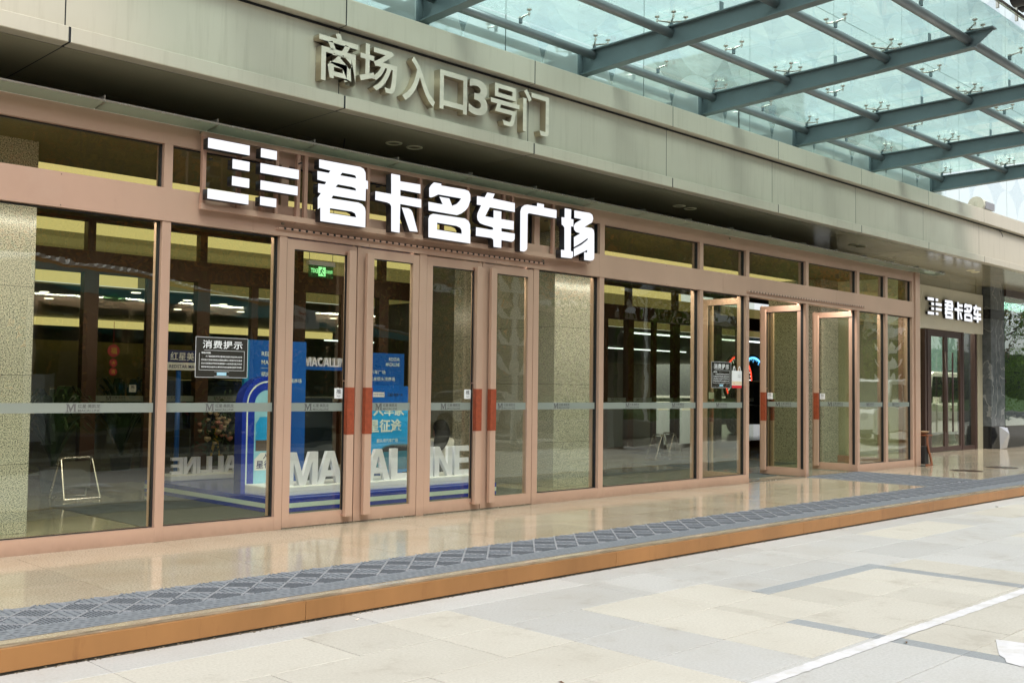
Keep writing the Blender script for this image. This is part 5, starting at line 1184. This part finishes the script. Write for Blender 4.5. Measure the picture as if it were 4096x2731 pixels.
tpos = [(6, -14.6, 0, 1.2), (9.5, -16.5, 1, 1.35), (13.5, -14.5, 0, 1.25), (17, -17, 1, 1.4), (20.5, -15, 0, 1.15), (25, -16.5, 1, 1.4), (29.5, -14.6, 2, 1.3), (34, -17, 0, 1.3), (39, -15.5, 2, 1.5), (44, -17, 1, 1.3), (50, -15, 2, 1.5), (56, -18, 2, 1.4), (63, -16, 0, 1.3), (70, -18, 2, 1.5), (79, -16, 2, 1.4), (90, -17, 1, 1.5), (104, -18, 2, 1.5), (2, -17, 1, 1.3), (14.8, -20, 2, 1.6), (31, -21, 2, 1.7), (47, -21, 1, 1.6), (66, -22, 2, 1.6)]
for i, (x, y, k_, s_) in enumerate(tpos):
    t = thing('street_tree', tl[k_], 'tree', (x, y, G + .1 + max(0, (-13.3 - y) * .1)), 'trees along the far kerb', rz=i * 1.7)
    t.scale = (s_ * 1.45, s_ * 1.45, s_ * 1.6)
    link('crown', protos[k_][0], t, (0, 0, 0), local=True); link('trunk', protos[k_][1], t, (0, 0, 0), local=True)
hm = MB(); rnd = random.Random(3)
for i in range(9000):
    x, y, z = rnd.uniform(-10, 110), -13.9 + rnd.gauss(0, .25), G + .2 + rnd.uniform(0, .9); a = rnd.uniform(0, 6.28); s_ = .09
    hm.add([(x, y, z), (x + s_ * math.cos(a), y + .03, z + s_ * math.sin(a)), (x + s_, y + s_ * math.sin(a), z + .05)], [(0, 1, 2)])
tag(obj('hedge_foliage', hm, lgreen), kind='stuff')
hm = MB()
for i in range(36000):
    x = rnd.uniform(-20, 130); t_ = rnd.random(); y, z = -24.5 + rnd.gauss(0, .7), G + .8 + (15 if x < 34 else 6.2) * t_ * (.85 + .15 * math.sin(x * .7)) ; a = rnd.uniform(0, 6.28); s_ = rnd.uniform(.16, .34)
    hm.add([(x, y, z), (x + s_ * math.cos(a), y + .1, z + s_ * math.sin(a)), (x + s_ * 1.2 * math.cos(a + .7), y, z + s_ * 1.2 * math.sin(a + .7))], [(0, 1, 2)], rnd.randrange(3) if (rnd.random() < .6 and x < 40) else 0)
tag(obj('sky_screen_foliage', hm, [lgreen, lyel, lorange]), kind='stuff')  # added backdrop foliage keeping pale sky out of the glass reflections
tag(obj('sky_screen_bank', MB().add([(-60, -25.5, G), (220, -25.5, G), (220, -25.5, G + 6.2), (36, -25.5, G + 6.2), (32, -25.5, G + 14.5), (-60, -25.5, G + 14.5), (-60, -29, G), (220, -29, G)], [(0, 1, 2, 3, 4, 5), (5, 4, 3, 2, 7, 6)]), pbr('sky_screen_dark', (.02, .03, .01), .9, var=.5, vscale=1)), kind='structure')  # added dark backdrop that blocks the sky mirrored in the panes
# vehicles on the street side
car(30.6, 2.2, math.pi - .1, wpaint, 'white off-road vehicle on the plaza reflected in the far panes', L=4.7, H=1.9, z=G)
car(15.5, -7.2, 0, gpaint, 'dark grey saloon driving on the road reflected between the doors', L=4.7, H=1.45, boxy=False, z=G)
car(25.5, -11.2, math.pi, wpaint, 'white saloon on the far lane reflected beside the open doors', L=4.7, H=1.47, boxy=False, z=G)
# charging station roof
cs2 = thing('charging_canopy', 'long charging station roof with teal band reflected in the left panes', 'canopy', (6.7, -1.3, G)); cs2.rotation_euler.z = math.atan2(-.583, .812)
teal = pbr('teal_fascia', (.02, .30, .36), .4); orng = pbr('orange_stripe', (.6, .28, .02), .4); whm = pbr('white_roof', (.7, .71, .72), .4)
zz = 3.6 - G
obj('roof', MB().box(0, 26, -5.5, 0, zz - .12, zz - .06), whm, cs2, local=True)
obj('teal_band', MB().box(-.02, 26, .001, .05, zz - .52, zz - .13), teal, cs2, local=True); obj('orange_band', MB().box(-.02, 26, .001, .055, zz - .128, zz - .07), orng, cs2, local=True)
cr = MB()
for i in range(86): cr.prism([(i * .30, zz - .06), (i * .30 + .22, zz - .06), (i * .30 + .18, zz), (i * .30 + .04, zz)], -5.5, .12)
obj('corrugated_sheet', cr, whm, cs2, local=True)
for x in (.6, 7.2, 13.8, 20.4): obj('post', MB().tube((x, -4.9, 0), (x, -4.9, zz - .13), .11, n=14), whm, cs2, local=True); obj('charger', MB().box(x - .35, x + .05, -4.6, -4.2, 0, 1.75), whm, cs2, local=True)
obj('sign_board', MB().box(11.3, 13.9, .06, .10, zz - .62, zz + .05), whm, cs2, local=True)
o = link('lettering', text_mesh('Shell', redp, box=(.7, .22), bold=.02), cs2, (12.9, .105, zz - .24), local=True, rot=(0, 0, math.pi))
o = link('lettering', text_mesh('Recharge', pbr('grey_text', (.12, .13, .15), .5), box=(1.25, .26), bold=.02), cs2, (12.9, .105, zz - .55), local=True, rot=(0, 0, math.pi))
# solar street lamp, lotus lamps, bollards, barrier
polem = pbr('white_pole', (.62, .63, .62), .4)
sl = thing('solar_street_lamp', 'white street lamp with tilted solar panel reflected in the pane right of the doors', 'street lamp', (27.5, -4.2, G))
obj('pole', MB().tube((0, 0, 0), (0, 0, 4.6), .07, .05, n=12), polem, sl, local=True); obj('solar_panel', MB().prism([(-.5, 4.6), (.5, 5.05), (.48, 5.10), (-.52, 4.65)], -.35, .35), pbr('solar_cells', (.10, .11, .13), .2), sl, local=True)
obj('lamp_arm', MB().path([(0, 0, 4.3), (-.8, .1, 4.75)], .03), polem, sl, local=True); obj('lamp_head', MB().box(-1.25, -.75, -.02, .2, 4.72, 4.80), polem, sl, local=True)
def lotus(x, y, label):
    t = thing('lotus_lamp', label, 'street lamp', (x, y, G)); obj('pole', MB().tube((0, 0, 0), (0, 0, 5.0), .09, .06, n=12), polem, t, local=True)
    for z in (1.9, 2.6, 3.3, 4.0, 4.75):
        m = MB()
        for q in range(8):
            a = q * math.pi / 4; c_, s_ = math.cos(a), math.sin(a); P = []
            for r, h, w in ((.08, 0, .05), (.35, .05, .14), (.52, .22, .12), (.60, .48, .01)):
                P += [(r * c_ - w * s_, r * s_ + w * c_, z + h), (r * c_ + w * s_, r * s_ - w * c_, z + h)]
            m.add(P, [(0, 2, 3, 1), (2, 4, 5, 3), (4, 6, 7, 5)])
        obj('petals', m, whm, t, local=True)
lotus(19.5, -2.4, 'white lotus-tiered lamp post reflected in the right closed door'); lotus(45.5, -4.4, 'white lotus-tiered lamp post reflected in the far panes')
yb = pbr('bollard_yellow', (.5, .33, .03), .5)
for i, (x, y) in enumerate(((21.8, .8), (22.9, .75))):
    t = thing('bollard', ('concrete bollard with striped cap at the barrier, nearer the storefront doors', 'concrete bollard with striped cap at the barrier, farther along the road')[i], 'bollard', (x, y, G), 'bollards at the barrier')
    obj('post', MB().tube((0, 0, 0), (0, 0, .95), .11, n=16), kerbm, t, local=True); obj('cap', MB().tube((0, 0, .951), (0, 0, 1.08), .118, n=16), yb, t, local=True)
br = thing('parking_barrier', 'parking barrier with white boom and grey cabinet reflected in the wide pane', 'barrier', (20.5, .2, G))
obj('cabinet', MB().box(-.2, .2, -.2, .2, 0, 1.1), pbr('grey_cabinet', (.3, .3, .27), .4), br, local=True); obj('boom', MB().box(.1, 4.0, -.25, -.21, .98, 1.08), whm, br, local=True)
for i in range(4): obj('red_stripe', MB().box(.6 + i * .9, .85 + i * .9, -.255, -.205, .978, 1.082), redp, br, local=True)
tag(bx('retaining_wall', 22, 60, -3.2, -3.0, G, G + .55, kerbm), 'low concrete retaining wall behind the barrier', 'wall')
# towers across the street
tw = pbr('tower_beige', (.42, .37, .28), .7); tr_ = pbr('tower_red', (.22, .09, .07), .7)
wgl = pbr('tower_window', (.05, .07, .09), .1)
def tower(x, y, w, d, h, mt, label):
    t = thing('apartment_tower', label, 'building', (x, y, G))
    obj('wall', MB().box(0, w, -d, 0, 0, h), mt, t, local=True)
    wm = MB().box(0, 1.5, 0, .06, 0, 1.5).mesh('window', wgl)
    for i in range(int(w / 3)):
        for j in range(int(h / 3.1)):
            if (i % 3) == 2: continue
            link('window', wm, t, (.8 + i * 3, .001, 1.1 + j * 3.1), local=True)
    bm = MB()
    for j in range(int(h / 3.1)): bm.box(0, w, .062, .30, j * 3.1 + .2, j * 3.1 + .75)
    obj('balcony_bands', bm, whm, t, local=True)
tower(70, -52, 20, 14, 34, tw, 'beige apartment tower reflected in the transom panes'); tower(98, -50, 22, 14, 40, tw, 'taller beige apartment tower reflected in the curtain wall')
tower(46, -50, 18, 14, 26, tr_, 'red brick apartment block reflected above the open doors'); tower(128, -46, 24, 14, 36, tw, 'far beige apartment tower reflected at the right edge')
bpy.data.objects.remove(_to); 
print('objects', len(bpy.data.objects), 'tris', sum(len(o.data.polygons) * 2 for o in bpy.data.objects if o.type == 'MESH'))
